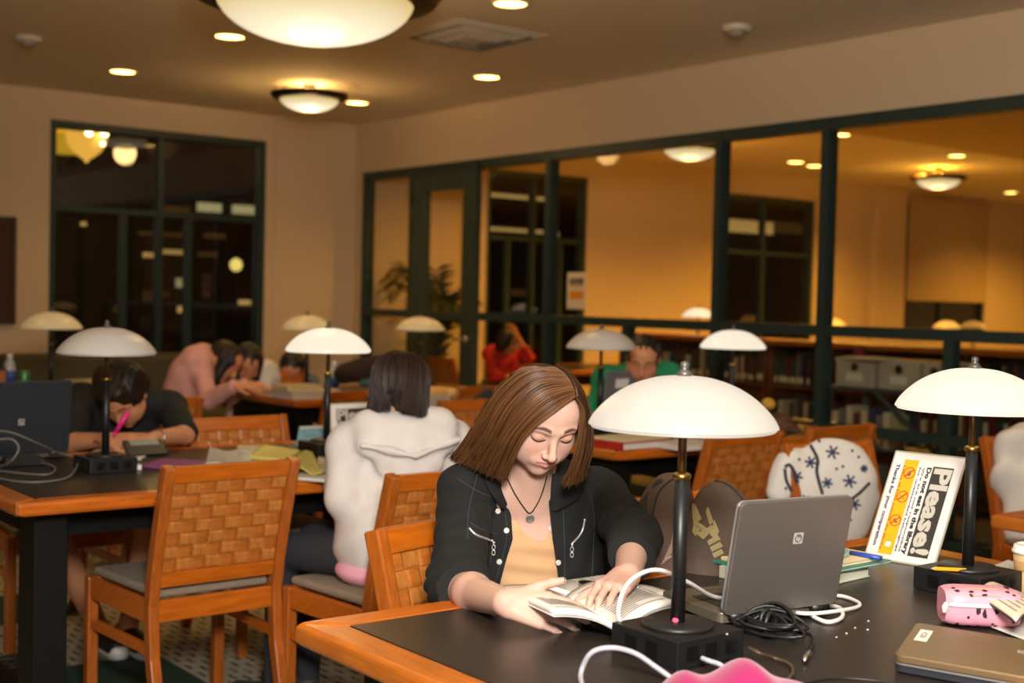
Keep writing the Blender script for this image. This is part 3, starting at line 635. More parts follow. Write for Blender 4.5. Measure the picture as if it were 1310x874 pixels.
book('book', 'pale thick book at the bottom of the pile between laptop and sign', 'book', Vector(p)-ex.normalized()*.10, ex, .10+ex.length, .20, .027, TZ, mat('pale_green_cover', 'C9CDB8', .6), mat('pale_pages', 'D9D8C4', .8))
p = at_z(1054, 735, TZ+.03); q = at_z(1141, 719, TZ+.03); ex = Vector(q-p)
book('folder', 'green folder lying on the pale thick book beside the sign', 'folder', Vector(p)-ex.normalized()*.10, ex, .10+ex.length, .23, .007, TZ+.0275, mat('teal_green_folder', '3E8F78', .5), paper)
book('notebook', 'open cream pad lying on the green folder', 'notebook', Vector(p)-ex.normalized()*.09+Vector((0, .012, 0)), ex, .08+ex.length, .20, .008, TZ+.035, mat('cream_sheet', 'E8D5A6', .8), paper)
p = at_z(1054, 722, TZ+.05); q = at_z(1087, 708, TZ+.05); ex = Vector(q-p)
nb, Tn = book('notebook', 'small spiral notebook with aqua cover on top of the pile', 'notebook', Vector(p)-ex.normalized()*.09, ex, .09+ex.length, .13, .014, TZ+.0435, mat('aqua_cover', '6CC0B8', .5), paper)
mb = MB()
for k in range(22): y = .008+k*.0054; x_ = .09+ex.length; mb.tube([Tn((x_+.004*math.cos(a)-.001, y, .007+.009*math.sin(a))) for a in np.linspace(0, 2*PI, 9)], .0007, 5)
mb.build('spiral', chrome, nb)
p = at_z(1088, 706, TZ+.05); q = at_z(1104, 709, TZ+.05)
t = thing('pen', 'blue pen lying at the edge of the aqua notebook', 'pen', (p[0], p[1], TZ+.048)); d_ = Vector(q)-Vector(p)
MB().cyl((0, 0, .0), (d_.x*2.4, d_.y*2.4, .0), .0055, n=12).build('barrel', mat('blue_pen', '2B4CB0', .35), t, True); MB().cyl((d_.x*2.4, d_.y*2.4, 0), (d_.x*2.7, d_.y*2.7, 0), .0035, .001, n=12).build('tip', chrome, t, True)
# ---- the Please signs
ink = mat('black_ink', '26231F', .7); ink_b = mat('blue_black_ink', '2E2F52', .7); sgn_white = mat('sign_paper', 'EDE6E0', .7); yel = mat('sign_yellow', 'F0B408', .7); red_s = mat('sign_red', 'D8401C', .7); grn_s = mat('sign_green', '96B81E', .7)
def please_sign(label, T, w, h, parent_loc, orange_first=False):
    """T: sheet (x right, y up as the text reads, z out) -> space; w, h the sheet's size as the text reads"""
    c = Vector(parent_loc); t = thing('table_sign', label, 'sign', parent_loc, 0, None); R = lambda p: Vector(T(p))-c
    mb = MB(); slab(mb, R, 0, w, 0, h, -.001, 0); mb.build('printed_sheet', sgn_white, t)
    mb = MB(); slab(mb, R, -.004, w+.004, -.004, h+.004, -.0045, -.0012); mb.build('acrylic_back', mat('acrylic_edge', 'B9AF98', .15, spec=.6), t)
    u = h/.21
    def rect(mb, x0, x1, y0, y1, z): mb.add([R((x0, y0, z)), R((x1, y0, z)), R((x1, y1, z)), R((x0, y1, z))], [(0, 1, 2, 3)])
    X0_, X1_ = .10*w, .94*w
    mb = MB(); rect(mb, X0_, X1_, .125*u, .187*u, .0004); mb.build('headline_band', mat('headline_band', '35322C', .7), t)
    lettering('headline', [('Please!', .5*w+.004, .1335*u, .071*u, -.80*w, .0022, 'CENTER')], mat('headline_letters', 'C8C2B4', .7), t, lambda p: R((p[0], p[1], p[2])))
    lettering('small_print', [('Do not eat in the library', .52*w, .1085*u, .0185*u, -.82*w, .0008, 'CENTER')], ink, t, R)
    lettering('fine_print', [('We are not responsible', .52*w, .0955*u, .0085*u, -.80*w, .0002, 'CENTER'), ('for unattended belongings', .52*w, .0845*u, .0085*u, -.80*w, .0002, 'CENTER')], ink_b, t, R)
    mb = MB(); rect(mb, X0_-.01, X1_+.004, .034*u, .078*u, .0004); mb.build('yellow_band', yel, t)
    lettering('band_text', [('Leave all food outside the library', .52*w, .0365*u, .0095*u, -.80*w, .0002, 'CENTER')], red_s, t, lambda p: R((p[0], p[1], p[2]+.0003)))
    lettering('thanks_line', [('Thanks for your cooperation', .5*w, .013*u, .0155*u, -.78*w, .0005, 'CENTER')], ink_b, t, R)
    for k in range(4):
        cx, cy, r = X0_+w*(.085+.225*k), .059*u, .0178*u; ok = k == 3; mb = MB()
        n = 28; v = []; f = []
        for j in range(n):
            a = 2*PI*j/n
            for rr in (r, r*.83): v.append(R((cx+rr*math.cos(a), cy+rr*math.sin(a), .0008)))
        f = [(2*j, 2*((j+1) % n), 2*((j+1) % n)+1, 2*j+1) for j in range(n)]; mb.add(v, f)
        if not ok:
            s = .7071; w2 = r*.09; P = [(-s*r*.9-w2, s*r*.9-w2), (s*r*.9-w2, -s*r*.9-w2), (s*r*.9+w2, -s*r*.9+w2), (-s*r*.9+w2, s*r*.9+w2)]
            mb.add([R((cx+a, cy+b_, .0012)) for a, b_ in P], [(0, 1, 2, 3)])
        mb.build('ban_ring' if not ok else 'allowed_ring', grn_s if ok else red_s, t)
        mb = MB()
        if k == 0: mb.add([R((cx+r*.42*math.cos(a)+r*.15, cy+r*.36*math.sin(a)-r*.05, .0006)) for a in np.linspace(0, 2*PI, 14)[:-1]], [tuple(range(13))]); rect(mb, cx-r*.5, cx-r*.1, cy-r*.1, cy+r*.1, .0006)
        elif k == 1:
            for a, b_ in ((-.25, .2), (.1, -.1), (.3, .3), (-.1, -.4)): rect(mb, cx+a*r-r*.12, cx+a*r+r*.12, cy+b_*r-r*.12, cy+b_*r+r*.12, .0006)
        elif k == 2: mb.add([R((cx+r*p_[0], cy+r*p_[1], .0006)) for p_ in ((-.45, -.1), (0, -.45), (.5, .2), (.3, .45), (-.1, .1))], [(0, 1, 2, 3, 4)])
        else: mb.add([R((cx+r*p_[0], cy+r*p_[1], .0006)) for p_ in ((-.35, -.5), (.35, -.5), (.42, .4), (-.42, .4))], [(0, 1, 2, 3)])
        mb.build('pictogram', mat('picto_grey', '6A5E60', .7) if k != 3 else mat('picto_white', 'EDE8EA', .7), t)
    return t
bl = Vector(at_z(1107, 711, TZ+.004)); brr = Vector(at_z(1192, 725, TZ+.004)); e1 = (brr-bl).normalized(); wdt = .172
# the sheet stands on its short side, so the lines run down the page; it leans back on the lamp base
side = Vector((0, 0, 1)).cross(e1).normalized(); 
if side.dot(Vector((bl.x, bl.y, 0))) < 0: side = -side
upv = (Vector((0, 0, 1))*math.cos(.24)+side*math.sin(.24)+e1*.16).normalized(); nrm = e1.cross(upv).normalized()
hgt = .262
# reading direction = down the page (-upv); text top = +e1
Ts = lambda p: bl+upv*(hgt-p[0])+e1*p[1]+nrm*p[2]
please_sign('white Please sign leaning sideways beside the right lamp, lettering running down', Ts, hgt, wdt, tuple(bl))
bl2 = Vector(at_z(426, 574, TZ+.004)); e2 = Vector((1, .10, 0)).normalized(); up2 = Vector((0, .16, 1)).normalized(); n2 = e2.cross(up2)
please_sign('white Please sign standing upright on the left table behind the lit lamp', lambda p: bl2+e2*p[0]+up2*p[1]+n2*p[2], .262, .172, tuple(bl2))
# ---- pencil, pink pencil case, cup, papers on the right
p = at_z(1196, 725, TZ+.058); q = at_z(1236, 727, TZ+.058); t = thing('pencil', 'yellow pencil lying on the base of the right lamp', 'pencil', (p[0], p[1], TZ+.0535)); d_ = Vector(q)-Vector(p)
MB().cyl((0, 0, 0), tuple(d_*1.0), .0042, n=6).build('shaft', mat('pencil_yellow', 'E8A812', .4), t); MB().cyl(tuple(-d_*.12), (0, 0, 0), .0006, .0042, n=6).build('tip', mat('pale_wood', 'D8B080', .6), t)
def sheet(name, label, cat, pts, z, m_, h=.0012, lift=None, lines=True):
    """a thin sheet or pad from four corners seen on the table"""
    P = [Vector(at_z(*q, z)) for q in pts]; c = sum(P, Vector())/4; t = thing(name, label, cat, (c.x, c.y, z-h))
    lf = lift or (lambda u, v: 0)
    def fn(u, v):
        a = P[0].lerp(P[1], u); b = P[3].lerp(P[2], u); r = a.lerp(b, v)-c; return (r.x, r.y, h+lf(u, v)+.0004)
    MB().grid(fn, 13, 13, thick=h).build('sheet', m_, t, True)
    if lines:
        mb = MB()
        for k in range(9):
            v0 = .1+k*.09
            n = 8; va = [Vector(fn(.08+.8*i/(n-1)*(.75+.25*((k*37) % 5)/4), v0))+Vector((0, 0, .0006)) for i in range(n)]; vb = [Vector(fn(.08+.8*i/(n-1)*(.75+.25*((k*37) % 5)/4), v0+.022))+Vector((0, 0, .0006)) for i in range(n)]
            mb.add(va+vb, [(i, i+1, n+i+1, n+i) for i in range(n-1)])
        mb.build('print', mat('faint_print', '9A958C', .8), t)
    return t
sheet('paper_sheet', 'white paper sheet under the pencil case at the right edge', 'paper', [(1262, 800), (1340, 830), (1400, 800), (1300, 772)], TZ+.004, paper, lines=False)
p = at_z(1256, 752, TZ+.07); t = None
P = [Vector(at_z(1250, 757, TZ+.062)), Vector(at_z(1300, 792, TZ+.05)), Vector(at_z(1345, 772, TZ+.03)), Vector(at_z(1280, 748, TZ+.05))]
t = thing('notebook', 'open notebook with handwriting lying on the pink pencil case', 'notebook', (P[1].x, P[1].y, TZ+.004)); c = Vector((P[1].x, P[1].y, TZ+.004))
fnb = lambda u, v: P[0].lerp(P[1], u).lerp(P[3].lerp(P[2], u), v)-c+Vector((0, 0, .012*math.sin(PI*v)))
MB().grid(fnb, 10, 10, thick=.006).build('pages', mat('aged_paper', 'DDD0B8', .8), t, True)
MB().grid(lambda u, v: Vector(fnb(u, v))-Vector((0, 0, .0066)), 10, 10, thick=.002).build('cover', mat('dark_navy_cover', '24263A', .5), t, True)
mb = MB()
for k in range(8):
    v0 = .12+k*.1; n = 9; va = [Vector(fnb(.1+.8*i/(n-1), v0))+Vector((0, 0, .0008)) for i in range(n)]; vb = [Vector(fnb(.1+.8*i/(n-1), v0+.02))+Vector((0, 0, .0008)) for i in range(n)]
    mb.add(va+vb, [(i, i+1, n+i+1, n+i) for i in range(n-1)])
mb.build('handwriting', mat('faint_ink', '8A8078', .8), t)
cc = Vector(at_z(1257, 805, TZ)); t = thing('pencil_case', 'pink zipped pencil case with black prints before the right lamp', 'pencil case', (cc.x, cc.y, TZ))
e1c = Vector(at_z(1291, 806, TZ))-Vector(at_z(1226, 803, TZ)); e1c.normalize(); e2c = Vector((-e1c.y, e1c.x, 0))
if e2c.dot(Vector((cc.x, cc.y, 0))) < 0: e2c = -e2c
def pc(u, v):      # rounded loaf: u along, v around
    a = 2*PI*v; x = (u-.5)*.138; e = abs(2*u-1)**6; ry, rz_ = .048*(1-.22*e), .036*(1-.14*e)
    ca, sa = math.cos(a), math.sin(a); y = ry*math.copysign(abs(ca)**.6, ca); z = rz_*math.copysign(abs(sa)**.6, sa)
    return e1c*x+e2c*(y+.035)+Vector((0, 0, z+.037))
pk = mat('pink_print_vinyl', 'EFA0B4', .35, noise=.06, nscale=30); mb = MB(); mb.grid(pc, 17, 33); mb.add([pc(0, v/32) for v in range(32)], [tuple(range(32))]); mb.add([pc(1, v/32) for v in range(32)], [tuple(range(32))]); mb.build('pouch', pk, t, True)
def off(u, v, d): 
    c0 = e1c*((u-.5)*.138)+e2c*.035+Vector((0, 0, .037)); p_ = Vector(pc(u, v)); return p_+(p_-c0).normalized()*d
mb = MB(); mb.tube([off(u, .485+.0*u, .0008) for u in np.linspace(.03, .97, 12)], .004, 8); mb.build('zipper', white_pl, t, True)
mb = MB(); rs = np.random.default_rng(3)
for _ in range(24):
    u0, v0, r0 = rs.uniform(.08, .92), rs.uniform(.22, .70), rs.uniform(.022, .045)
    n = 9; mb.add([off(u0+r0*math.cos(a)*(.7+.4*rs.random()), v0+r0*.55*math.sin(a)*(.7+.4*rs.random()), .0011) for a in np.linspace(0, 2*PI, n+1)[:-1]], [tuple(range(n))])
mb.build('printed_motif', mat('print_black', '2A2226', .5), t)
mb = MB(); mb.add([off(u, v, .0012) for u, v in ((.30, .27), (.72, .27), (.72, .40), (.30, .40))], [(0, 1, 2, 3)]); mb.build('peach_patch', mat('peach_patch', 'F0A888', .4), t)
MB().tube([off(.0, .47, .001), off(-.02, .46, .006)+Vector((0, 0, -.012)), off(-.03, .46, .01)+Vector((0, 0, -.024))], [.003, .006, .004], 8).build('zip_pull', white_pl, t, True)
p = at_z(1318, 757, TZ); t = thing('paper_cup', 'paper coffee cup with white lid at the right edge of the photo', 'cup', (p[0], p[1], TZ))
MB().lathe([(.028, 0), (.029, .002), (.038, .085), (0, .085)], 32).build('cup', mat('kraft_cup', 'C8A878', .7), t, True)
MB().lathe([(.0405, .083), (.041, .089), (.038, .092), (.037, .100), (.031, .103), (.030, .099), (0, .099)], 32).build('lid', white_pl, t, True)
MB().lathe([(.0318, .03), (.0365, .068)], 32).build('sleeve', mat('cup_sleeve', 'B08A58', .8), t, True)
sheet('paper_sheet', 'loose white paper behind the right lamp beside the cup', 'paper', [(1262, 727), (1300, 736), (1312, 724), (1290, 716)], TZ+.003, paper, lines=False)
# ---- pink pouch at the bottom edge
P0 = Vector(at_z(950, 878, TZ+.02)); t = thing('pouch', 'bright pink fabric pouch at the bottom edge below the near lamp', 'pouch', (P0.x, P0.y, TZ))
ax = Vector(at_z(1040, 884, TZ))-Vector(at_z(860, 884, TZ)); L_ = ax.length; ax.normalize(); ay = Vector((ax.y, -ax.x, 0))
if ay.dot(Vector((-P0.x, -P0.y, 0))) < 0: ay = -ay
def pouch(u, v):
    x = (u-.5)*(L_+.05); a = v*PI; s_ = max(0.0, 1-abs(2*u-1)**3)**.5
    hh = (.016+.042*math.exp(-((u-.52)/.17)**2)+.030*math.exp(-((u-.16)/.12)**2)+.006*math.exp(-((u-.85)/.1)**2))*s_+.001
    return ax*x+ay*(math.cos(a)*-.075*s_*(1-.12*math.sin(6*u)))+Vector((0, 0, hh*math.sin(a)**.8))
mb = MB(); mb.grid(pouch, 40, 21); mb.build('fabric', mat('hot_pink_fabric', '9C0A5A', .75, bump=.2, bscale=700, sheen=.3), t, True)
# ---- phone under the book
p = at_z(775, 806, TZ); t = thing('mobile_phone', 'black mobile phone on the table under the open book corner', 'phone', (p[0], p[1], TZ))
pe = Vector(at_z(795, 817, TZ))-Vector(at_z(748, 803, TZ)); pe.normalize(); pn = Vector((-pe.y, pe.x, 0)); Tp = lambda q: pe*q[0]+pn*q[1]+Vector((0, 0, q[2]))
mb = MB(); slab(mb, Tp, -.046, .046, -.023, .023, .0005, .015, 0, .008); mb.build('case', mat('glossy_black', '101012', .2), t, bevel=.003)
mb = MB(); slab(mb, Tp, -.030, .028, -.019, .019, .0148, .0156, 0, .004); mb.build('display', mat('grey_display', '4A4A4E', .15), t)
mb = MB(); mb.tube([Tp((-.012+.008*math.cos(a), -.0236, .008+.003*math.sin(a))) for a in np.linspace(0, 2*PI, 9)], .0007, 5); mb.build('side_key', chrome, t)
# ---- cables
cab_w = mat('white_cable', 'E6E2DE', .45); cab_g = mat('grey_cable', 'A8A9B4', .45)
def cable(label, pts, r, m_, cat='cable', ends=True, name='cable'):
    P = spline([(at_z(*q[:2], TZ+q[2]) if len(q) == 3 else q[:3]) for q in pts], 8); o = P[0]
    t = MB().tube([p_-o for p_ in P], r, 8).build(name, m_, None, True); t.location = o; return tag(t, label, cat)
cable('thick white cable arching over the near lamp base and behind the laptop', [(800, 806, .03), (791, 786, .06), (799, 753, .10), (820, 734, .12), (846, 730, .12), (880, 745, .09), (915, 764, .035), (960, 767, .012), (1000, 771, .006), (1026, 779, .006), (1042, 790, .005), (1060, 796, .005), (1077, 790, .005), (1074, 778, .005), (1052, 773, .0045)], .0042, cab_w)
cable('white cable loop at the right foot of the silver laptop', [(1052, 762, .005), (1078, 763, .005), (1098, 771, .005), (1096, 777, .005), (1070, 782, .012), (1042, 785, .012), (1020, 784, .0115), (1010, 778, .0045)], .0040, cab_w)
cable('grey network cable looping on the table in front of the near lamp base', [(747, 884, .0055), (743, 862, .012), (756, 836, .045), (782, 829, .055), (812, 836, .045), (838, 853, .025), (864, 872, .006), (880, 888, .0055)], .0044, cab_g)
cable('thin black wire along the bottom edge right of the pink pouch', [(1020, 876, .003), (1052, 870, .003), (1080, 868, .003), (1120, 871, .003), (1160, 878, .003)], .0022, black_metal)
# black cord bundle
p = at_z(985, 815, TZ); rs = np.random.default_rng(5); t = thing('extension_lead', 'bundled black power cord lying between the near lamp base and the laptop', 'cord', (p[0], p[1], TZ)); c = Vector((p[0], p[1], TZ))
for k in range(8):
    w0, h0, ph = rs.uniform(.045, .072), rs.uniform(.012, .024), rs.uniform(-.3, .3); an = math.radians(-30)+rs.uniform(-.35, .35); e_ = Vector((math.sin(YAW)*math.cos(an)+math.cos(YAW)*math.sin(an), -math.cos(YAW)*math.cos(an)+math.sin(YAW)*math.sin(an), 0)); f_ = Vector((-e_.y, e_.x, 0)); z0 = rs.uniform(.006, .030)
    MB().tube([e_*(w0*math.cos(a))+f_*(h0*math.sin(a)*1.1)+Vector((rs.uniform(-.0015, .0015), 0, z0+.026*math.sin(a+ph)*abs(math.sin(a))*(1 if math.sin(a) > 0 else .2)+.006)) for a in np.linspace(0, 2*PI, 22)[:-1]], .0033, 7, closed=True).build('coil', black_metal, t, True)
mb = MB(); mb.tube([Vector((.018*math.cos(a), .004*math.cos(a), .022+.022*math.sin(a))) for a in np.linspace(0, 2*PI, 16)[:-1]], .0045, 7, closed=True); mb.tube([Vector((.004+.018*math.cos(a), .012, .024+.023*math.sin(a))) for a in np.linspace(0, 2*PI, 16)[:-1]], .0045, 7, closed=True); mb.build('tie', dark_pl, t, True)
q = Vector(at_z(975, 776, TZ+.03))-c; mb = MB(); mb.tube([q+Vector((.022*math.cos(a)*rt_x, .022*math.cos(a)*rt_y, .020*math.sin(a))) for a in np.linspace(0, 2*PI, 18)[:-1] for rt_x, rt_y in (((math.sin(YAW)), -math.cos(YAW)),)], .0045, 7, closed=True); mb.build('coil', black_metal, t, True)
P = [Vector(at_z(*a, TZ+b))-c for a, b in (((1012, 808), .01), ((1036, 812), .012), ((1040, 822), .01), ((1034, 835), .008))]
MB().tube(spline(P, 6), .0035, 7).build('cord_end', black_metal, t, True); MB().tube([P[3]+(P[3]-P[2])*.0, P[3]+(P[3]-P[2])*.25, P[3]+(P[3]-P[2])*.8], [.006, .007, .004], 10).build('metal_plug', chrome, t, True)
cable('black plug and brown cord leaving the socket of the near lamp base', [(958, 829, .024), (972, 836, .02), (990, 842, .006), (1010, 850, .004), (1014, 862, .004), (1004, 872, .004)], .0033, mat('brown_cord', '4A3A28', .5), 'cord', name='plug_lead')
cable('small grey network plug cable at the front of the near lamp base', [(898, 842, .022), (908, 846, .020), (922, 851, .014), (934, 862, .006)], .0042, cab_g)
t = thing('pencil_eraser', 'tiny pink eraser lying on the near lamp base beside the pole', 'eraser', tuple(Vector(at_z(864, 795, TZ+.058))-Vector((0, 0, .002)))); MB().lathe([(.0045, 0), (.006, .003), (.0045, .007), (0, .008)], 14).build('tip', mat('eraser_pink', 'E0607A', .7), t, True)
q = at_z(930, 812, TZ+.05); t = MB().lathe([(.0018, 0), (.002, .001), (.001, .002), (0, .002)], 8).build('paper_crumb', paper); t.location = tuple(q); tag(t, 'white crumb on the right of the near lamp base', 'crumb')
for i, (px, py) in enumerate(((1094, 804), (1111, 795), (1110, 806), (1070, 816), (1083, 811))):
    q = at_z(px, py, TZ); t = MB().lathe([(.0015+.0006*(i % 3), 0), (.002, .001), (.001, .002), (0, .0022)], 7).build('paper_crumb', paper); t.location = tuple(q); t.scale = (1+.6*(i == 0), 1, 1); tag(t, 'pale crumbs scattered on the black table right of the laptop', 'crumb', 'crumbs by the laptop')
# ---------------------------------------------------------------- open paperback and the open book behind it
def page_block(label, name, S0, S1, L0, L1, R0, R1, th, sag, z_l=0, loc=None, extra=None):
    c = Vector(loc); t = thing(name, label, 'book', loc); S0, S1, L0, L1, R0, R1 = [Vector(q)-c for q in (S0, S1, L0, L1, R0, R1)]
    def half(E0, E1):
        def fn(u, v):
            p_ = S0.lerp(S1, v).lerp(E0.lerp(E1, v), u); return p_+Vector((0, 0, sag*math.sin(PI*min(1, u*1.0))**.8*(1-.35*u)))
        return fn
    pg = mat('book_pages', 'E6E2DA', .8); txt = mat('book_print', 'A19A8D', .85)
    for E0, E1, s in ((L0, L1, 1), (R0, R1, -1)):
        fn = half(E0, E1); mb = MB(); mb.grid(fn if s < 0 else (lambda u, v, fn=fn: fn(u, 1-v)), 22, 10, thick=th); mb.build('pages', pg, t, True)
        mb = MB(); mb.grid((lambda u, v, fn=fn: Vector(fn(u*1.01, v))-Vector((0, 0, th+.0012))) if s < 0 else (lambda u, v, fn=fn: Vector(fn(u*1.01, 1-v))-Vector((0, 0, th+.0012))), 16, 6, thick=.0009); mb.build('cover', white_pl, t, True)
        mb = MB(); rs = np.random.default_rng(11)
        for k in range(24):
            v0 = .10+k*.034; 
            if rs.random() < .08: continue
            e = .9 if rs.random() > .15 else rs.uniform(.4, .8); n = 14; us = [.12+(e-.12)*i/(n-1) for i in range(n)]
            va = [Vector(fn(u, v0))+Vector((0, 0, .0008)) for u in us]; vb = [Vector(fn(u, v0+.017))+Vector((0, 0, .0008)) for u in us]
            mb.add(va+vb, [(i, i+1, n+i+1, n+i) for i in range(n-1)])
        mb.build('print', txt, t)
    return t
c0 = at_z(770, 790, TZ)
page_block('open paperback book held by the reading woman, spine towards the near lamp', 'open_book', at_z(796, 806, TZ+.020), at_z(722, 764, TZ+.028), at_z(710, 781, TZ+.062), at_z(640, 750, TZ+.058),
           at_z(864, 769, TZ+.052), at_z(792, 741, TZ+.030), .010, .016, loc=(c0[0], c0[1], TZ))
c1_ = at_z(765, 752, TZ)
page_block('second open book lying under the hand with the pen', 'open_book', at_z(733, 764, TZ+.012), at_z(790, 750, TZ+.016), at_z(660, 752, TZ+.020), at_z(770, 736, TZ+.014), at_z(815, 773, TZ+.010), at_z(858, 758, TZ+.010), .006, .012, loc=(c1_[0], c1_[1], TZ))
# pen in her hand
a, b_ = Vector(at_z(741, 745, TZ+.034)), Vector(at_z(812, 751, TZ+.042)); t = thing('pen', 'black ballpoint pen held over the book by the reading woman', 'pen', tuple(a)); d_ = b_-a
MB().tube([Vector(), d_*.08, d_*.2, d_*.32], [.003, .0052, .0052, .0048], 12).build('cap', mat('glossy_black', '101012', .2), t, True); MB().cyl(tuple(d_*.32), tuple(d_), .0042, n=12).build('barrel', mat('smoke_barrel', '3A3638', .25), t, True)
MB().cyl(tuple(d_), tuple(d_*1.08), .003, .0008, n=10).build('tip', chrome, t, True)
# ---------------------------------------------------------------- smooth solids: blended capsules and ellipsoids turned into one closed mesh
class Solid:
    def __init__(s): s.pr = []; s.fr(None)
    def fr(s, O, R=None, sc=1.0): s.O = np.zeros(3) if O is None else np.asarray(O, float); s.R = np.eye(3) if R is None else np.asarray(R, float); s.sc = sc; return s
    def W(s, p): return s.O+s.R@(np.asarray(p, float)*s.sc)
    def cap(s, a, b, ra, rb=None, k=.02, op='u'):
        s.pr.append(('c', s.W(a), s.W(b), ra*s.sc, (ra if rb is None else rb)*s.sc, k*s.sc, op)); return s
    def chain(s, pts, rs, k=.015, op='u'):
        for i in range(len(pts)-1): s.cap(pts[i], pts[i+1], rs[i], rs[i+1], k, op)
        return s
    def ell(s, c, r, k=.02, op='u', R=None):
        s.pr.append(('e', s.W(c), np.asarray(r, float)*s.sc, s.R if R is None else s.R@np.asarray(R, float), 0, k*s.sc, op)); return s
    def half(s, c, n, k=.003, op='i'):
        n = s.R@np.asarray(n, float); s.pr.append(('h', s.W(c), n/np.linalg.norm(n), 0, 0, k, op)); return s
    def fn(s, f): s.pr.append(('f', f, 0, 0, 0, 0, 'f')); return s
    @staticmethod
    def one(q, P):
        if q[0] == 'c':
            a, b = q[1], q[2]; ba = b-a; L = ba@ba
            pa = P-a
            if L < 1e-12: return np.sqrt((pa*pa).sum(1))-q[3]
            t = np.clip(pa@ba/L, 0, 1); d = pa-t[:, None]*ba; return np.sqrt((d*d).sum(1))-(q[3]+t*(q[4]-q[3]))
        if q[0] == 'e':
            x = (P-q[1])@q[3]; r = q[2]; y = x/r; k0 = np.sqrt((y*y).sum(1))+1e-9; z = y/r; k1 = np.sqrt((z*z).sum(1))+1e-9; return k0*(k0-1)/k1
        return (P-q[1])@q[2]
    def ev(s, P, prs=None):
        D = np.full(len(P), 10.0)
        for q in (s.pr if prs is None else prs):
            if q[0] == 'f': D = q[1](P, D); continue
            d = s.one(q, P); k = max(q[5], 1e-5)
            if q[6] == 'u': h = np.maximum(k-np.abs(D-d), 0)/k; D = np.minimum(D, d)-h*h*k*.25
            else:
                if q[6] == 's': d = -d
                h = np.maximum(k-np.abs(D-d), 0)/k; D = np.maximum(D, d)+h*h*k*.25
        return D
    def mesh(s, h):
        lo = np.full(3, 1e9); hi = -lo
        for q in s.pr:
            if q[6] != 'u': continue
            if q[0] == 'c': r = max(q[3], q[4]); a = np.minimum(q[1], q[2])-r; b = np.maximum(q[1], q[2])+r
            elif q[0] == 'e': r = max(q[2]); a = q[1]-r; b = q[1]+r
            else: continue
            lo = np.minimum(lo, a); hi = np.maximum(hi, b)
        lo -= 4*h+.01; hi += 4*h+.01; n = 8; B = n*h; M = 4; MB_ = B*M
        nm = np.maximum(1, np.ceil((hi-lo)/MB_).astype(int)); g = np.arange(n+1)
        cg = np.stack(np.meshgrid(g, g, g, indexing='ij'), -1).reshape(-1, 3)
        sub = np.stack(np.meshgrid(*[np.arange(M)]*3, indexing='ij'), -1).reshape(-1, 3)
        keys = []; V = []; S0 = []; 
        corner = np.array([(0, 0, 0), (1, 0, 0), (0, 1, 0), (1, 1, 0), (0, 0, 1), (1, 0, 1), (0, 1, 1), (1, 1, 1)])
        edges = [(0, 1), (2, 3), (4, 5), (6, 7), (0, 2), (1, 3), (4, 6), (5, 7), (0, 4), (1, 5), (2, 6), (3, 7)]
        K = np.int64(1 << 20); cells = []; sg = []; cuts = []
        mac = np.stack(np.meshgrid(*[np.arange(x) for x in nm], indexing='ij'), -1).reshape(-1, 3)
        for mi in mac:
            c = lo+(mi+.5)*MB_; rad = MB_*.87+.05; prs = []; any_u = False
            for q in s.pr:
                if q[0] != 'f' and q[6] == 'u':
                    if s.one(q, c[None])[0] > rad+q[5]: continue
                    any_u = True
                prs.append(q)
            if not any_u: continue
            bl = mi*M+sub; cen = lo+(bl+.5)*B; d = s.ev(cen, prs); bl = bl[np.abs(d) < B*1.3+.012]
            if not len(bl): continue
            idx = (bl[:, None, :]*n+cg[None]).reshape(-1, 3); D = s.ev(lo+idx*h, prs).reshape(len(bl), n+1, n+1, n+1)
            cs = np.stack([D[:, a:a+n, b:b+n, e:e+n] for a, b, e in corner], -1); neg = cs < 0; mix = neg.any(-1) & ~neg.all(-1)
            w = np.argwhere(mix)
            if not len(w): continue
            v = cs[mix]; ci = bl[w[:, 0]]*n+w[:, 1:]; acc = np.zeros((len(v), 3)); cnt = np.zeros(len(v))
            for a, b in edges:
                x = (v[:, a] < 0) != (v[:, b] < 0); t = np.where(x, v[:, a]/np.where(x, v[:, a]-v[:, b], 1), 0)
                acc += np.where(x[:, None], corner[a]+t[:, None]*(corner[b]-corner[a]), 0); cnt += x
            cells.append(ci); V.append(lo+(ci+acc/cnt[:, None])*h); sg.append(v[:, [0, 1, 2, 4]] < 0)
        cells = np.concatenate(cells).astype(np.int64); V = np.concatenate(V); sg = np.concatenate(sg)
        key = (cells[:, 0]*K+cells[:, 1])*K+cells[:, 2]; o = np.argsort(key); ks = key[o]
        def find(c):
            k = (c[:, 0]*K+c[:, 1])*K+c[:, 2]; i = np.clip(np.searchsorted(ks, k), 0, len(ks)-1); return np.where(ks[i] == k, o[i], -1)
        Q = []
        for ax, j in ((0, 1), (1, 2), (2, 3)):
            m_ = sg[:, 0] != sg[:, j]; c = cells[m_]; e1 = np.zeros(3, int); e2 = np.zeros(3, int); e1[(ax+1) % 3] = 1; e2[(ax+2) % 3] = 1
            q = np.stack([find(c), find(c-e1), find(c-e1-e2), find(c-e2)], 1); f = sg[m_, 0]; q[~f] = q[~f][:, ::-1]; Q.append(q[(q >= 0).all(1)])
        Q = np.concatenate(Q); return V, Q
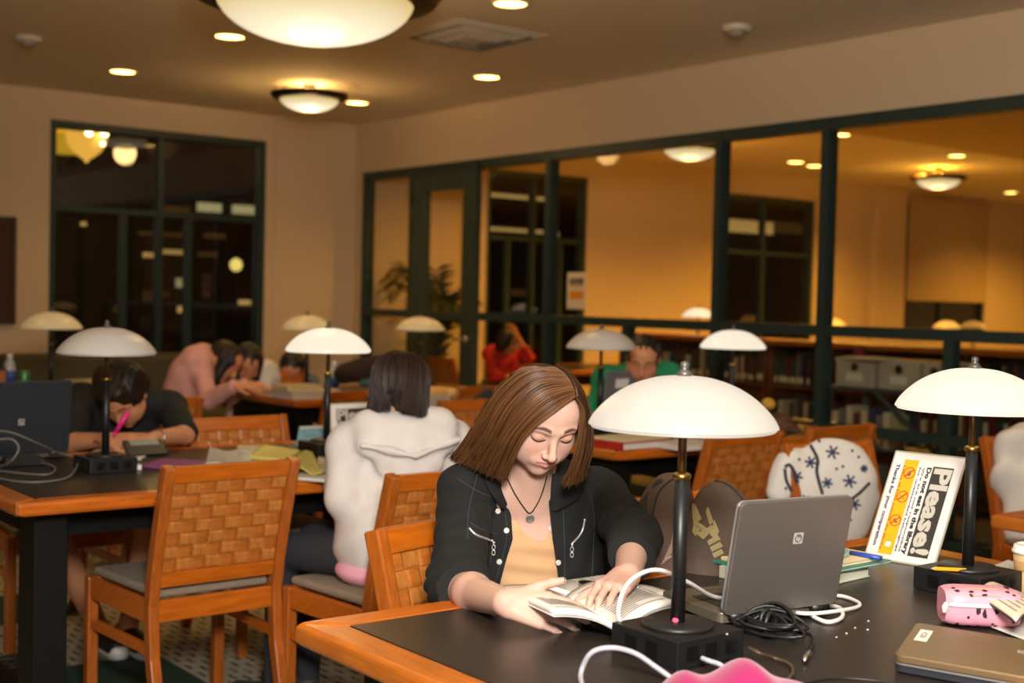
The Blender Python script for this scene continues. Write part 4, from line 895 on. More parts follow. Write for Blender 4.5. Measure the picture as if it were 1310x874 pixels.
    def build(s, name, m_, h, parent=None, col=None, origin=None, relax=1, keep=False):
        V, Q = s.mesh(h)
        if keep:                                                  # drop stray crumbs cut off by the opening
            lab = np.arange(len(V))
            for _ in range(400):
                m2 = lab.copy()
                for a in range(4): np.minimum.at(m2, Q[:, a], lab[Q[:, (a+1) % 4]]); np.minimum.at(m2, Q[:, (a+1) % 4], lab[Q[:, a]])
                m2 = m2[m2]; m2 = m2[m2]
                if (m2 == lab).all(): break
                lab = m2
            u, c = np.unique(lab, return_counts=True); ok = lab == u[c.argmax()]; new = np.cumsum(ok)-1; V = V[ok]; Q = new[Q[ok[Q].all(1)]]
        return solid_obj(name, V, Q, m_, parent, col, origin, relax)
def relax_v(V, Q, it, f=.5):
    for _ in range(it):
        acc = np.zeros_like(V); cnt = np.zeros(len(V))
        for a, b in ((0, 1), (1, 2), (2, 3), (3, 0)):
            np.add.at(acc, Q[:, a], V[Q[:, b]]); np.add.at(cnt, Q[:, a], 1); np.add.at(acc, Q[:, b], V[Q[:, a]]); np.add.at(cnt, Q[:, b], 1)
        V = V+(acc/np.maximum(cnt, 1)[:, None]-V)*f
    return V
def solid_obj(name, V, Q, m_, parent=None, col=None, origin=None, relax=1):
    if relax: V = relax_v(V, Q, relax)
    C_ = col(V) if col is not None else None
    wl = np.zeros(3); q = parent
    while q is not None: wl = wl+np.array(q.location); q = q.parent
    o0 = (wl if parent is not None else np.zeros(3)) if origin is None else np.asarray(origin, float)
    me = bpy.data.meshes.new(name); me.vertices.add(len(V)); me.vertices.foreach_set('co', (V-o0).ravel()); me.loops.add(Q.size); me.loops.foreach_set('vertex_index', Q.ravel().astype(np.int32))
    me.polygons.add(len(Q)); me.polygons.foreach_set('loop_start', np.arange(0, Q.size, 4, dtype=np.int32)); me.polygons.foreach_set('use_smooth', np.ones(len(Q), bool))
    me.update(calc_edges=True); me.validate(); me.materials.append(m_)
    if C_ is not None:
        a = me.color_attributes.new('Col', 'FLOAT_COLOR', 'POINT'); a.data.foreach_set('color', np.concatenate([C_, np.ones((len(C_), 1))], 1).ravel().astype(np.float32))
    o = bpy.data.objects.new(name, me); COL.objects.link(o); o.location = o0
    if parent is not None: o.parent = parent; o.location = o0-wl
    return o
def px_of(P):
    v = P-C0; w = v@_fw; return 655+F*(v@_rt)/w, 437-F*(v@_up)/w, w
from mathutils.bvhtree import BVHTree
def tree(*objs):
    vs, fs = [], []
    for o in objs:
        n = len(vs); off = Vector(); q = o
        while q is not None: off = off+q.location; q = q.parent
        vs += [v.co+off for v in o.data.vertices]; fs += [[i+n for i in p.vertices] for p in o.data.polygons]
    return BVHTree.FromPolygons(vs, fs)
def hit(tr, px, py, lift=0.0):
    r = ray(px, py); r = r/np.linalg.norm(r); loc, nor, i, d = tr.ray_cast(Vector(C0), Vector(r))
    if loc is None: return None, None
    if nor.dot(Vector(r)) > 0: nor = -nor
    return loc+nor*lift, nor
def wrinkle(amp, dirs):
    """cloth folds: ripples running across given directions"""
    def f(P, D):
        w = np.zeros(len(P))
        for (k, ph, wob, kk) in dirs: w += np.sin(P@np.asarray(k, float)+ph+wob*np.sin(P@np.asarray(kk, float)))
        return D-amp*w/len(dirs)
    return f
# ---------------------------------------------------------------- heads and hands
def head_axes(O, yaw, pitch, roll):
    """axes of a head at O: forward turned yaw to the right of the viewer's line, bent down by pitch, tipped by roll; columns: side, forward, up"""
    t = C0-np.asarray(O); t[2] = 0; t /= np.linalg.norm(t); w = np.array([0, 0, 1.0]); r = np.cross(t, -w)*1.0
    r = np.array([-t[1], t[0], 0]) ; r = r if r@_rt > 0 else -r
    y, p, f = map(math.radians, (yaw, pitch, roll)); d = math.cos(y)*t+math.sin(y)*r; s0 = math.cos(y)*r-math.sin(y)*t
    fw_ = math.cos(p)*d-math.sin(p)*w; u0 = math.sin(p)*d+math.cos(p)*w; u = math.cos(f)*u0+math.sin(f)*s0; s_ = math.cos(f)*s0-math.sin(f)*u0
    return np.stack([s_, fw_, u], 1)
def add_head(S, O, R, sc=1.0, ears=True, fine=True):
    S.fr(O, R, sc)
    S.ell((0, -.012, .020), (.072, .090, .074), .01)
    S.ell((0, .040, -.038), (.059, .050, .072), .035)
    S.ell((0, .040, .038), (.060, .047, .050), .03)
    S.ell((0, .064, -.097), (.019, .019, .016), .028)
    for s in (-1, 1):
        S.ell((s*.047, .012, -.062), (.019, .028, .026), .03); S.ell((s*.038, .058, -.030), (.022, .021, .021), .022); S.ell((s*.034, .050, -.058), (.024, .024, .026), .025)
        S.cap((s*.012, .0885, .019), (s*.042, .076, .020), .007, .006, .014)
    if fine:
        for s in (-1, 1): S.ell((s*.032, .102, .0), (.020, .017, .0115), .012, 's')
        for s in (-1, 1): S.ell((s*.0315, .0765, -.0005), (.0145, .0125, .0120), .004)
    S.cap((0, .087, .010), (0, .108, -.033), .0060, .0088, .012)
    S.ell((0, .1085, -.036), (.0095, .0088, .0082), .006)
    for s in (-1, 1): S.ell((s*.0115, .098, -.039), (.0068, .0085, .0062), .005)
    if fine:
        S.ell((0, .0825, -.062), (.029, .0105, .014), .014)
        for s in (-1, 1):
            S.cap((s*.003, .0935, -.0592), (s*.0215, .0875, -.0622), .0036, .0020, .004)
            S.cap((s*.000, .0925, -.0696), (s*.017, .0872, -.0664), .0046, .0026, .004)
            S.cap((0, .0972, -.0645), (s*.0235, .0885, -.0638), .0011, .0009, .0022, 's')
            S.ell((s*.0068, .101, -.0445), (.0030, .0035, .0022), .002, 's')
        S.cap((0, .1005, -.047), (0, .099, -.056), .0018, .0022, .004, 's')
    if ears:
        for s in (-1, 1): S.ell((s*.077, -.010, -.008), (.008, .017, .030), .008)
    return S
def head_col(O, R, sc, skin, lip, brow, blush=.35):
    skin, lip, brow = map(np.array, (lin(skin), lin(lip), lin(brow)))
    def f(V, base=None):
        L = (V-O)@R/sc; x, y, z = L.T; ax = np.abs(x); C_ = np.tile(skin, (len(V), 1)) if base is None else base
        def mixin(c, m): return C_*(1-m[:, None])+c*m[:, None]
        bl = np.exp(-((ax-.040)/.017)**2-((z+.030)/.017)**2)*(y > .03)*blush; C_ = mixin(skin*np.array([1.02, .72, .66]), bl)
        ns = np.exp(-(x/.014)**2-((z+.036)/.012)**2)*(y > .09)*blush*.6; C_ = mixin(skin*np.array([1.02, .76, .70]), ns)
        ld = np.exp(-((ax-.032)/.014)**2-((z-.003)/.008)**2)*(y > .06)*.45; C_ = mixin(skin*np.array([.92, .62, .58]), ld)
        zt = -.0575-.10*np.maximum(ax-.004, 0)-.0*ax; zb = -.0745+.38*np.maximum(ax-.006, 0)
        mz = np.clip((zt-z)/.0018+.5, 0, 1)*np.clip((z-zb)/.0018+.5, 0, 1)*np.clip((.0240-ax)/.002, 0, 1)*(y > .075); C_ = mixin(lip, mz*.85)
        zc = .0225+.004*np.sin((ax-.012)/.036*PI)-.10*np.maximum(ax-.036, 0); tw = .0040*(1-.55*np.clip((ax-.03)/.02, 0, 1))
        mb_ = np.clip((tw-np.abs(z-zc))/.0016+.5, 0, 1)*np.clip((ax-.012)/.004, 0, 1)*np.clip((.050-ax)/.004, 0, 1)*(y > .045); C_ = mixin(brow, mb_*.9)
        return C_
    return f
def add_hand(S, wrist, fwd, back, thumb_side, curls, thumb=(.5, .3), sc=1.0, spread=.10, rw=.021):
    """wrist point, direction of the knuckles, direction the back of the hand faces, which side the thumb is on (+1: along fwd x back)"""
    f = np.asarray(fwd, float); f /= np.linalg.norm(f); b = np.asarray(back, float); b -= f*(b@f); b /= np.linalg.norm(b); s = np.cross(f, b)*thumb_side
    S.fr(None); Wp = np.asarray(wrist, float); r = .0082*sc
    tips = []
    lens = [(.041, .024, .020), (.045, .028, .021), (.041, .026, .020), (.032, .019, .018)]
    for i in range(4):
        o = (1.5-i)*.0205*sc; kn = Wp+f*((.086-.004*abs(i-1.2))*sc)+s*o+b*(.004*sc*(1-abs(i-1.3)*.4))
        S.cap(Wp+s*o*.55+f*.008*sc, kn, .0155*sc, .0112*sc, .010)
        p = kn; a = 0; d0 = f+s*spread*(1.5-i)*.5; d0 /= np.linalg.norm(d0); c = curls[i]
        for j in range(3):
            a += c[j]; d = d0*math.cos(a)-b*math.sin(a); q = p+d*lens[i][j]*sc; rr = (r*(1.12-.12*j)*(1 if i < 3 else .88), r*(1.0-.12*j)*(1 if i < 3 else .88)); S.cap(p, q, rr[0], rr[1], .0030); p = q
        tips.append((p, d, rr[1]))
    S.cap(Wp+f*.012*sc+s*.012*sc, Wp+f*.05*sc+s*.012*sc-b*.006*sc, .019*sc, .014*sc, .012)
    t0 = Wp+f*.020*sc+s*.024*sc-b*.004*sc; out, dn = thumb; d = f*math.cos(out)+s*math.sin(out)-b*dn; d /= np.linalg.norm(d)
    t1 = t0+d*.042*sc; d2 = d*math.cos(.25)+f*math.sin(.25); d2 /= np.linalg.norm(d2); t2 = t1+d2*.030*sc; t3 = t2+(d2*.9+f*.3)/np.linalg.norm(d2*.9+f*.3)*.024*sc
    S.chain([t0, t1, t2, t3], [.0155*sc, .0112*sc, .0095*sc, .0078*sc], .006); tips.append((t3, t3-t2, .0078*sc))
    return tips
def strands(name, guides, n, m_, parent, origin, rad=.0007, jit=.0022, cols=('5E3B20', '8A5C34'), seed=1, m_pts=16, tipfray=.0045):
    """locks of hair: each strand runs between guide curves given as equal-length lists of points"""
    rs = np.random.default_rng(seed); G = np.array([[np.array(p) for p in spline(g, 6)] for g in guides]); nG, nP, _ = G.shape
    idx = np.linspace(0, nP-1, m_pts); i0 = np.minimum(idx.astype(int), nP-2); fr = (idx-i0)[None, :, None]; G = G[:, i0]*(1-fr)+G[:, i0+1]*fr
    u = np.sort(rs.uniform(0, nG-1.0001, n)); k = u.astype(int); a = (u-k)[:, None, None]; a = a*a*(3-2*a) if False else a
    P = G[k]*(1-a)+G[k+1]*a
    nrm = np.cross(np.gradient(P, axis=1), (G[k+1]-G[k])); nrm /= np.linalg.norm(nrm, axis=2, keepdims=True)+1e-9
    toC = C0-P; nrm *= np.sign((nrm*toC).sum(2, keepdims=True)); 
    off = rs.normal(0, jit, (n, 1, 1)); wav = np.sin(np.linspace(0, 1, m_pts)[None, :, None]*rs.uniform(3, 7, (n, 1, 1))+rs.uniform(0, 6, (n, 1, 1)))*jit*.6
    tt = np.linspace(0, 1, m_pts)[None, :, None]; P = P+nrm*(off+wav)*np.minimum(1, tt*5)+rs.normal(0, tipfray, (n, 1, 3))*tt**4
    ln = rs.uniform(.90, 1.0, (n, 1, 1))
    T = np.gradient(P, axis=1); T /= np.linalg.norm(T, axis=2, keepdims=True)+1e-9; A = np.cross(T, nrm); A /= np.linalg.norm(A, axis=2, keepdims=True)+1e-9; B = np.cross(T, A)
    r = (rad*(1-.6*tt**3))*rs.uniform(.7, 1.3, (n, 1, 1)); V = np.stack([P+r*(A*math.cos(x)*1.8+B*math.sin(x)) for x in (0, 2*PI/3, 4*PI/3)], 2).reshape(-1, 3)
    base = (np.arange(n)[:, None, None]*m_pts+np.arange(m_pts-1)[None, :, None])*3; j = np.arange(3)[None, None, :]; j2 = (j+1) % 3
    Q = np.stack([base+j, base+j2, base+3+j2, base+3+j], -1).reshape(-1, 4)
    c0, c1 = np.array(lin(cols[0])), np.array(lin(cols[1])); mixv = np.repeat(rs.beta(1.6, 1.6, n), m_pts*3)[:, None]
    return solid_obj(name, V, Q, m_, parent, lambda v: c0*(1-mixv)+c1*mixv, origin, 0)
skin_m = colmat('skin', .5, sss=.12, spec=.35); hair_m = colmat('hair', .38, spec=.5)
def flat(c): 
    c = np.array(lin(c)); return lambda V: np.tile(c, (len(V), 1))
# ---------------------------------------------------------------- the reading woman
V3 = lambda px, py, d: at_d(px, py, d)
HO = V3(694, 528, 2.80); HR = head_axes(HO, 20, 34, 4); HS = 1.0
B_ = Solid(); add_head(B_, HO, HR, HS, ears=False); B_.fr(None)
neckb, notch = V3(672, 612, 2.955), V3(676, 640, 2.885)
B_.cap(HO+HR@np.array([0, -.028, -.055]), neckb, .050, .055, .02)
B_.cap(HO+HR@np.array([0, .0, -.07]), V3(676, 632, 2.92), .042, .045, .02)
tr_ = V3(690, 760, 2.99)
uz = np.array([0, 0, 1.0]); tow = C0-neckb; tow[2] = 0; tow /= np.linalg.norm(tow); rgt = np.array([-tow[1], tow[0], 0]); rgt = rgt if rgt@_rt > 0 else -rgt
TR = np.stack([math.cos(.25)*rgt-math.sin(.25)*tow, math.cos(.25)*tow+math.sin(.25)*rgt, uz], 1)      # torso axes: side, front, up
CH_ = V3(684, 690, 2.985)
B_.ell(CH_, (.150, .088, .17), .04, R=TR); B_.ell(V3(688, 790, 3.0), (.135, .09, .16), .05, R=TR)
shR, shL = V3(596, 628, 2.90), V3(768, 634, 3.03)
B_.cap(shR, neckb, .040, .05, .05); B_.cap(shL, neckb, .040, .05, .05); B_.cap(shR, shL, .04, .04, .05)
elR, wrR = V3(584, 752, 2.66), at_z(646, 771, .797); elL, wrL = V3(813, 688, 2.84), at_z(803, 736, .822)
B_.cap(shR, elR, .044, .036, .02); B_.chain([elR, elR+(wrR-elR)*.35, wrR], [.037, .036, .0255], .02)
B_.cap(shL, elL, .044, .036, .02); B_.chain([elL, elL+(wrL-elL)*.35, wrL], [.036, .035, .0255], .02)
hd = rgt*1.0+tow*.22-uz*.13
tipsR = add_hand(B_, wrR+hd*.004, hd, tow*.9+uz*.62+rgt*-.1, -1, [(.22, .22, .2), (.32, .30, .25), (.42, .38, .3), (.52, .42, .3)], thumb=(.60, -.12), sc=.88, spread=.01)
hd2 = tow*.86-rgt*.42-uz*.12
tipsL = add_hand(B_, wrL+hd2*.006, hd2, uz*1.0+tow*.1, 1, [(.45, .55, .35), (.42, .60, .35), (.42, .62, .40), (.40, .60, .4)], thumb=(.75, .45), sc=.88)
def thumb_check(): return np.cross(hd, tow)
hc = head_col(HO, HR, HS, 'CBA594', 'B87A74', '45291A', .34)
def gcol(V):
    C_ = hc(V); return C_
gbase = (float(CH_[0]), float(CH_[1]), .46)
girl = B_.build('person', skin_m, .0022, None, gcol, gbase, 1)
tag(girl, 'person with long brown hair reading at the foreground table, dark jacket over peach top', 'person')
# fingernails
mb = MB()
for k, (p, d, r) in enumerate(tipsR[:4]+tipsL[:4]):
    bk = np.array(tow*.9+uz*.62) if k < 4 else uz; d = d/np.linalg.norm(d); n_ = bk-d*(bk@d); n_ /= np.linalg.norm(n_); s_ = np.cross(d, n_); c = p+n_*(r*.93)
    mb.add([Vector(c+d*a*.0058+s_*b*.0042-Vector(girl.location)) for a, b in ((-1, -.8), (-.2, -1), (.8, -.7), (1, 0), (.8, .7), (-.2, 1), (-1, .8))], [tuple(range(7))])
mb.build('fingernails', mat('nail', 'E8B8AC', .3), girl)
# peach top
S = Solid(); S.ell(CH_, (.153, .094, .172), .04, R=TR); S.ell(V3(688, 790, 3.0), (.140, .097, .17), .05, R=TR); S.cap(shR, neckb, .043, .045, .05); S.cap(shL, neckb, .043, .045, .05)
nlx = [600, 645, 652, 660, 672, 690, 700, 712, 730, 800]; nly = [560, 600, 640, 665, 684, 693, 690, 668, 620, 560]
def neckline(P, D):
    x, y, w = px_of(P); cut = (np.interp(x, nlx, nly)-y)*w/F*.8; return np.maximum(D, np.where(w < 3.02, cut, -1))
S.fn(wrinkle(.0022, [((0, 0, 150), 0, 1.2, (9, 7, 0)), ((18, -30, 95), 1.0, 1.5, (0, 0, 25))])); S.fn(neckline)
top = S.build('peach_top', mat('peach_jersey', 'C9A076', .85, noise=.05, nscale=8), .003, girl)
# dark denim jacket
J = Solid(); ro = .013
J.ell(CH_, (.165, .106, .175), .04, R=TR); J.ell(V3(686, 770, 3.0), (.156, .108, .17), .05, R=TR)
J.cap(shR, neckb, .054, .058, .05); J.cap(shL, neckb, .054, .058, .05)
J.cap(shR, elR, .060, .057, .03); J.cap(elR, elR+(wrR-elR)*.18, .057, .052, .02)
J.cap(shL, elL, .060, .053, .03); J.cap(elL, elL+(wrL-elL)*.54, .053, .044, .02)
J.cap(shR+(elR-shR)*.95, shR+(elR-shR)*1.0+(wrR-elR)*.16, .060, .060, .01)
J.cap(elL+(wrL-elL)*.08, elL+(wrL-elL)*.52, .0555, .0485, .008)
def cuffs(P, D):
    for el, wr, f in ((elR, wrR, .20), (elL, wrL, .56)):
        d = (wr-el)/np.linalg.norm(wr-el); q = P-(el+(wr-el)*f); near = (np.linalg.norm(P-wr, axis=1) < .30) & (q@d > -.06) & (np.linalg.norm(q-np.outer(q@d, d), axis=1) < .075)
        D = np.where(near, np.maximum(D, q@d), D)
    return D
ey_ = [560, 590, 610, 640, 660, 690, 715, 745, 790, 840]; exl = [652, 642, 640, 648, 654, 656, 648, 640, 634, 630]; exr = [690, 694, 697, 701, 704, 707, 711, 715, 718, 720]
def opening(P, D):
    x, y, w = px_of(P); a = np.minimum(x-np.interp(y, ey_, exl), np.interp(y, ey_, exr)-x)*w/F
    return np.maximum(D, np.where((w < 2.99+.0006*(640-y).clip(0, 200)), a, -1))
def jwr(P, D):
    q1 = (P-elR)@((elR-shR)/np.linalg.norm(elR-shR)); q2 = (P-elL)@((elL-shL)/np.linalg.norm(elL-shL))
    e1_ = np.exp(-(np.linalg.norm(P-elR, axis=1)/.13)**2); e2_ = np.exp(-(np.linalg.norm(P-elL, axis=1)/.12)**2)
    w = np.sin(q1*170+3*np.sin(P[:, 2]*30)+P[:, 0]*40)*e1_*.0042+np.sin(q2*180+3*np.sin(P[:, 0]*35))*e2_*.0040
    w += .0018*np.sin(P[:, 2]*60+P[:, 0]*45+2*np.sin(P[:, 1]*30))+.0013*np.sin(P[:, 0]*90-P[:, 2]*50)
    return D-w
J.fn(jwr); J.fn(cuffs); J.fn(opening)
denim = mat('dark_denim', '0F1315', .88, noise=.18, nscale=220, bump=.25, bscale=900)
jk = J.build('jacket', denim, .003, girl, keep=True)
gl = Vector(girl.location)
jt = tree(jk, top, girl)
def on(px, py, lift=.0): 
    p, n = hit(jt, px, py, lift); return p, n
def seamline(name, pts, r, m_, lift=.001, flat=.5, par=jk):
    P = []
    for q in spline([(a, b, 0) for a, b in pts], 6):
        p, n = on(q.x, q.y, lift)
        if p is not None: P.append(p-gl)
    if len(P) > 1: MB().tube(P, r, 6).build(name, m_, par, True)
zip_m = mat('zip_silver', 'CFCFCF', .3, .6); stitch = mat('denim_stitch', '34393A', .8)
seamline('zipper', [(600, 676), (608, 684), (620, 689), (631, 692)], .0026, zip_m); seamline('zipper', [(748, 664), (745, 678), (739, 688), (731, 696)], .0024, zip_m)
for pts in ([(601, 668), (615, 677), (636, 684)], [(630, 700), (627, 722)], [(646, 655), (648, 690), (634, 745)], [(612, 604), (600, 650), (598, 690)], [(720, 640), (722, 700), (722, 745)], [(752, 625), (760, 660), (757, 740)], [(585, 612), (610, 628), (640, 640)]): seamline('seam', pts, .0011, stitch, .0004)
for px, py in ((632, 694), (731, 697)):
    p, n = on(px, py, .003); p = p-gl; mb = MB()
    mb.box(p, (.005, .005, .006)); jn = [p+Vector((0, 0, -.004-.011*math.sin(a)*.5-.006))+Vector(rgt)*(.0035*math.cos(a)) for a in np.linspace(0, 2*PI, 13)[:-1]]
    mb.tube(jn, .0011, 6, closed=True); mb.tube([q+Vector((0, 0, -.012)) for q in jn], .0011, 6, closed=True); mb.build('zip_pull', zip_m, jk, True)
snap = mat('pearl_snap', 'E4E2DC', .25, .3)
for px, py in ((637, 654), (648, 679), (639, 719), (705, 677), (714, 720)):
    p, n = on(px, py, .0005)
    if p is None: continue
    p = p-gl; q = n.to_track_quat('Z', 'Y').to_matrix(); mb = MB(); base = [(0.0065, 0), (.0062, .002), (.0045, .0028), (.003, .0022), (0, .0022)]
    mb.lathe(base, 18); mb.v = [tuple(q @ Vector(v)+p) for v in mb.v]; mb.build('snap_button', snap if px != 832 else brass, jk, True)
def flap(name, pts_in, pts_out, m_, par, lift=.006, th=.004):
    A = [on(*q, lift*.6)[0] for q in pts_in]; Bq = [on(*q, lift)[0] for q in pts_out]
    if any(x is None for x in A+Bq): return
    A = spline([p-gl for p in A], 5); Bq = spline([p-gl for p in Bq], 5)
    MB().grid(lambda u, v: A[round(u*(len(A)-1))].lerp(Bq[round(u*(len(Bq)-1))], v)+(Vector(tow)*.006*math.sin(PI*v)), len(A), 6, thick=th).build(name, m_, par, True)
flap('collar', [(637, 598), (636, 612), (640, 628), (647, 644)], [(622, 596), (618, 614), (626, 634), (645, 650)], denim, jk)
flap('collar', [(706, 606), (704, 620), (703, 636), (702, 652)], [(748, 612), (746, 624), (738, 640), (712, 655)], denim, jk)
# necklace
Pn = []
for q in spline([(644, 590, 0), (648, 608, 0), (658, 630, 0), (671, 650, 0), (678, 656, 0), (686, 646, 0), (693, 630, 0), (699, 608, 0)], 6):
    p, n = on(q.x, q.y, .002)
    if p is not None: Pn.append(p-gl)
nk = MB().tube(Pn, .0015, 6).build('necklace', mat('black_cord', '16120F', .6), girl, True)
p, n = on(678, 663, .0015); q = n.to_track_quat('Z', 'Y').to_matrix(); mb = MB(); mb.lathe([(.0098, 0), (.0098, .0022), (.0080, .0030), (.0074, .0022), (.004, .0028), (0, .002)], 22); mb.v = [tuple(q @ Vector(v)+p-gl) for v in mb.v]
mb.build('pendant', mat('silver_pendant', 'A8A49C', .35, .7), nk, True)
# lashes, brows' edge and eyelid crease
ft = tree(girl)
def hw(l): return HO+HR@np.array(l)
for s in (-1, 1):
    P = []
    for x, z in ((.0165, -.0035), (.021, -.0068), (.027, -.0092), (.033, -.0098), (.039, -.0086), (.0445, -.0052), (.0475, -.0020)):
        o_ = hw((s*x, .16, z)); loc, nr, i, d = ft.ray_cast(Vector(o_), Vector(-HR[:, 1]))
        if loc is not None: P.append(loc+Vector(HR[:, 1])*.0010-gl)
    MB().tube(P, [.0008]+[.0013]*(len(P)-2)+[.0008], 6).build('eyelashes', mat('lash', '2E1D18', .7), girl, True)
    P = []
    for x, z in ((.018, .0065), (.025, .0098), (.032, .0108), (.039, .0098), (.045, .0065)):
        o_ = hw((s*x, .16, z)); loc, nr, i, d = ft.ray_cast(Vector(o_), Vector(-HR[:, 1]))
        if loc is not None: P.append(loc+Vector(HR[:, 1])*.0002-gl)
    MB().tube(P, .0006, 5).build('eyelid_crease', mat('lid_crease', 'B07A68', .7), girl, True)
o_ = hw((.004, .16, .022)); loc, nr, i, d = ft.ray_cast(Vector(o_), Vector(-HR[:, 1]))
mb = MB(); mb.lathe([(.0012, 0), (.0010, .0006), (0, .0008)], 8, loc+Vector(HR[:, 1])*.0003-gl); mb.build('mole', mat('mole', '8A5A48', .7), girl, True)
# hair: a cap over the skull, two falls of locks from the parting, strands over them
hc_ = Solid(); hc_.fr(HO, HR, HS); hc_.ell((0, -.011, .022), (.078, .097, .073), .01); hc_.ell((-.01, -.07, -.06), (.066, .035, .09), .03)
hc_.half((0, .050, .030), (0, .72, -.69), .01)
hair = hc_.build('hair', mat('brown_hair_base', '321D0F', .45), .004, girl)
L3 = lambda rows: [[V3(*p) for p in r] for r in rows]
gL = L3([[(736, 508, 2.705), (712, 526, 2.690), (689, 543, 2.692), (671, 562, 2.712), (657, 588, 2.752), (646, 612, 2.79)],
         [(734, 497, 2.712), (701, 507, 2.690), (672, 532, 2.695), (650, 560, 2.725), (636, 588, 2.77), (628, 606, 2.80)],
         [(729, 486, 2.728), (688, 490, 2.710), (655, 519, 2.715), (635, 555, 2.755), (620, 582, 2.80), (609, 598, 2.83)],
         [(722, 477, 2.752), (680, 479, 2.738), (645, 508, 2.755), (622, 545, 2.80), (605, 573, 2.845), (594, 590, 2.865)],
         [(712, 470, 2.785), (670, 475, 2.78), (637, 500, 2.80), (612, 540, 2.84), (595, 567, 2.875), (582, 586, 2.89)],
         [(703, 468, 2.83), (666, 476, 2.83), (634, 504, 2.85), (610, 543, 2.88), (594, 570, 2.90), (581, 587, 2.91)]])
gR = L3([[(736, 508, 2.705), (744, 524, 2.725), (742, 552, 2.740), (736, 580, 2.755), (727, 604, 2.775), (720, 618, 2.785)],
         [(734, 497, 2.712), (746, 514, 2.735), (749, 548, 2.755), (745, 580, 2.775), (737, 604, 2.79), (731, 617, 2.80)],
         [(729, 486, 2.728), (744, 503, 2.765), (753, 540, 2.785), (752, 578, 2.80), (745, 600, 2.81), (740, 613, 2.82)],
         [(722, 477, 2.752), (738, 492, 2.80), (753, 530, 2.82), (755, 570, 2.835), (749, 595, 2.84), (744, 608, 2.845)],
         [(712, 470, 2.785), (732, 484, 2.85), (750, 520, 2.86), (755, 562, 2.87), (750, 590, 2.87), (746, 604, 2.87)]])
for nm, G in (('fall', gL), ('fall', gR)):
    Gs = [spline(g, 5) for g in G]; n = len(Gs)
    def fn(u, v, Gs=Gs, n=n):
        a = u*(n-1); i = min(int(a), n-2); f = a-i; j = round(v*(len(Gs[0])-1)); return Gs[i][j].lerp(Gs[i+1][j], f)-gl+(-Vector(tow)*.004)
    MB().grid(fn, 26, len(Gs[0]), thick=.007).build('hair_lock', mat('brown_hair_base', '321D0F', .45), hair, True)
strands('hair_strands', gL, 2600, hair_m, hair, gbase, .00075, .0026, ('3A2210', '7A5230'), 2)
strands('hair_strands', gR, 1300, hair_m, hair, gbase, .00070, .0022, ('3C2412', '74502E'), 3)
# trousers and seat contact, hidden by the table from the front but there from the side
S = Solid(); hp = V3(690, 850, 3.05)
hp[2] = .55
for s, kx in ((-1, .09), (1, .09)):
    a = hp+TR[:, 0]*s*kx; kn = a+TR[:, 1]*.40+np.array([0, 0, -.02]); ft_ = kn-TR[:, 1]*.05; ft_[2] = .07
    S.cap(a, kn, .082, .06, .03); S.cap(kn, ft_, .058, .042, .02)
S.ell(hp, (.17, .13, .12), .05, R=TR)
S.build('trousers', mat('dark_jeans', '22283A', .85), .008, girl)
for s in (-1, 1):
    a = hp+TR[:, 0]*s*.09+TR[:, 1]*.38; Z = Solid(); Z.cap((a[0], a[1], .04), tuple(np.array([a[0], a[1], .035])+TR[:, 1]*.15), .042, .034, .02); Z.half((0, 0, .002), (0, 0, -1)); Z.build('shoe', mat('dark_shoe', '1E1C1C', .6), .006, girl)
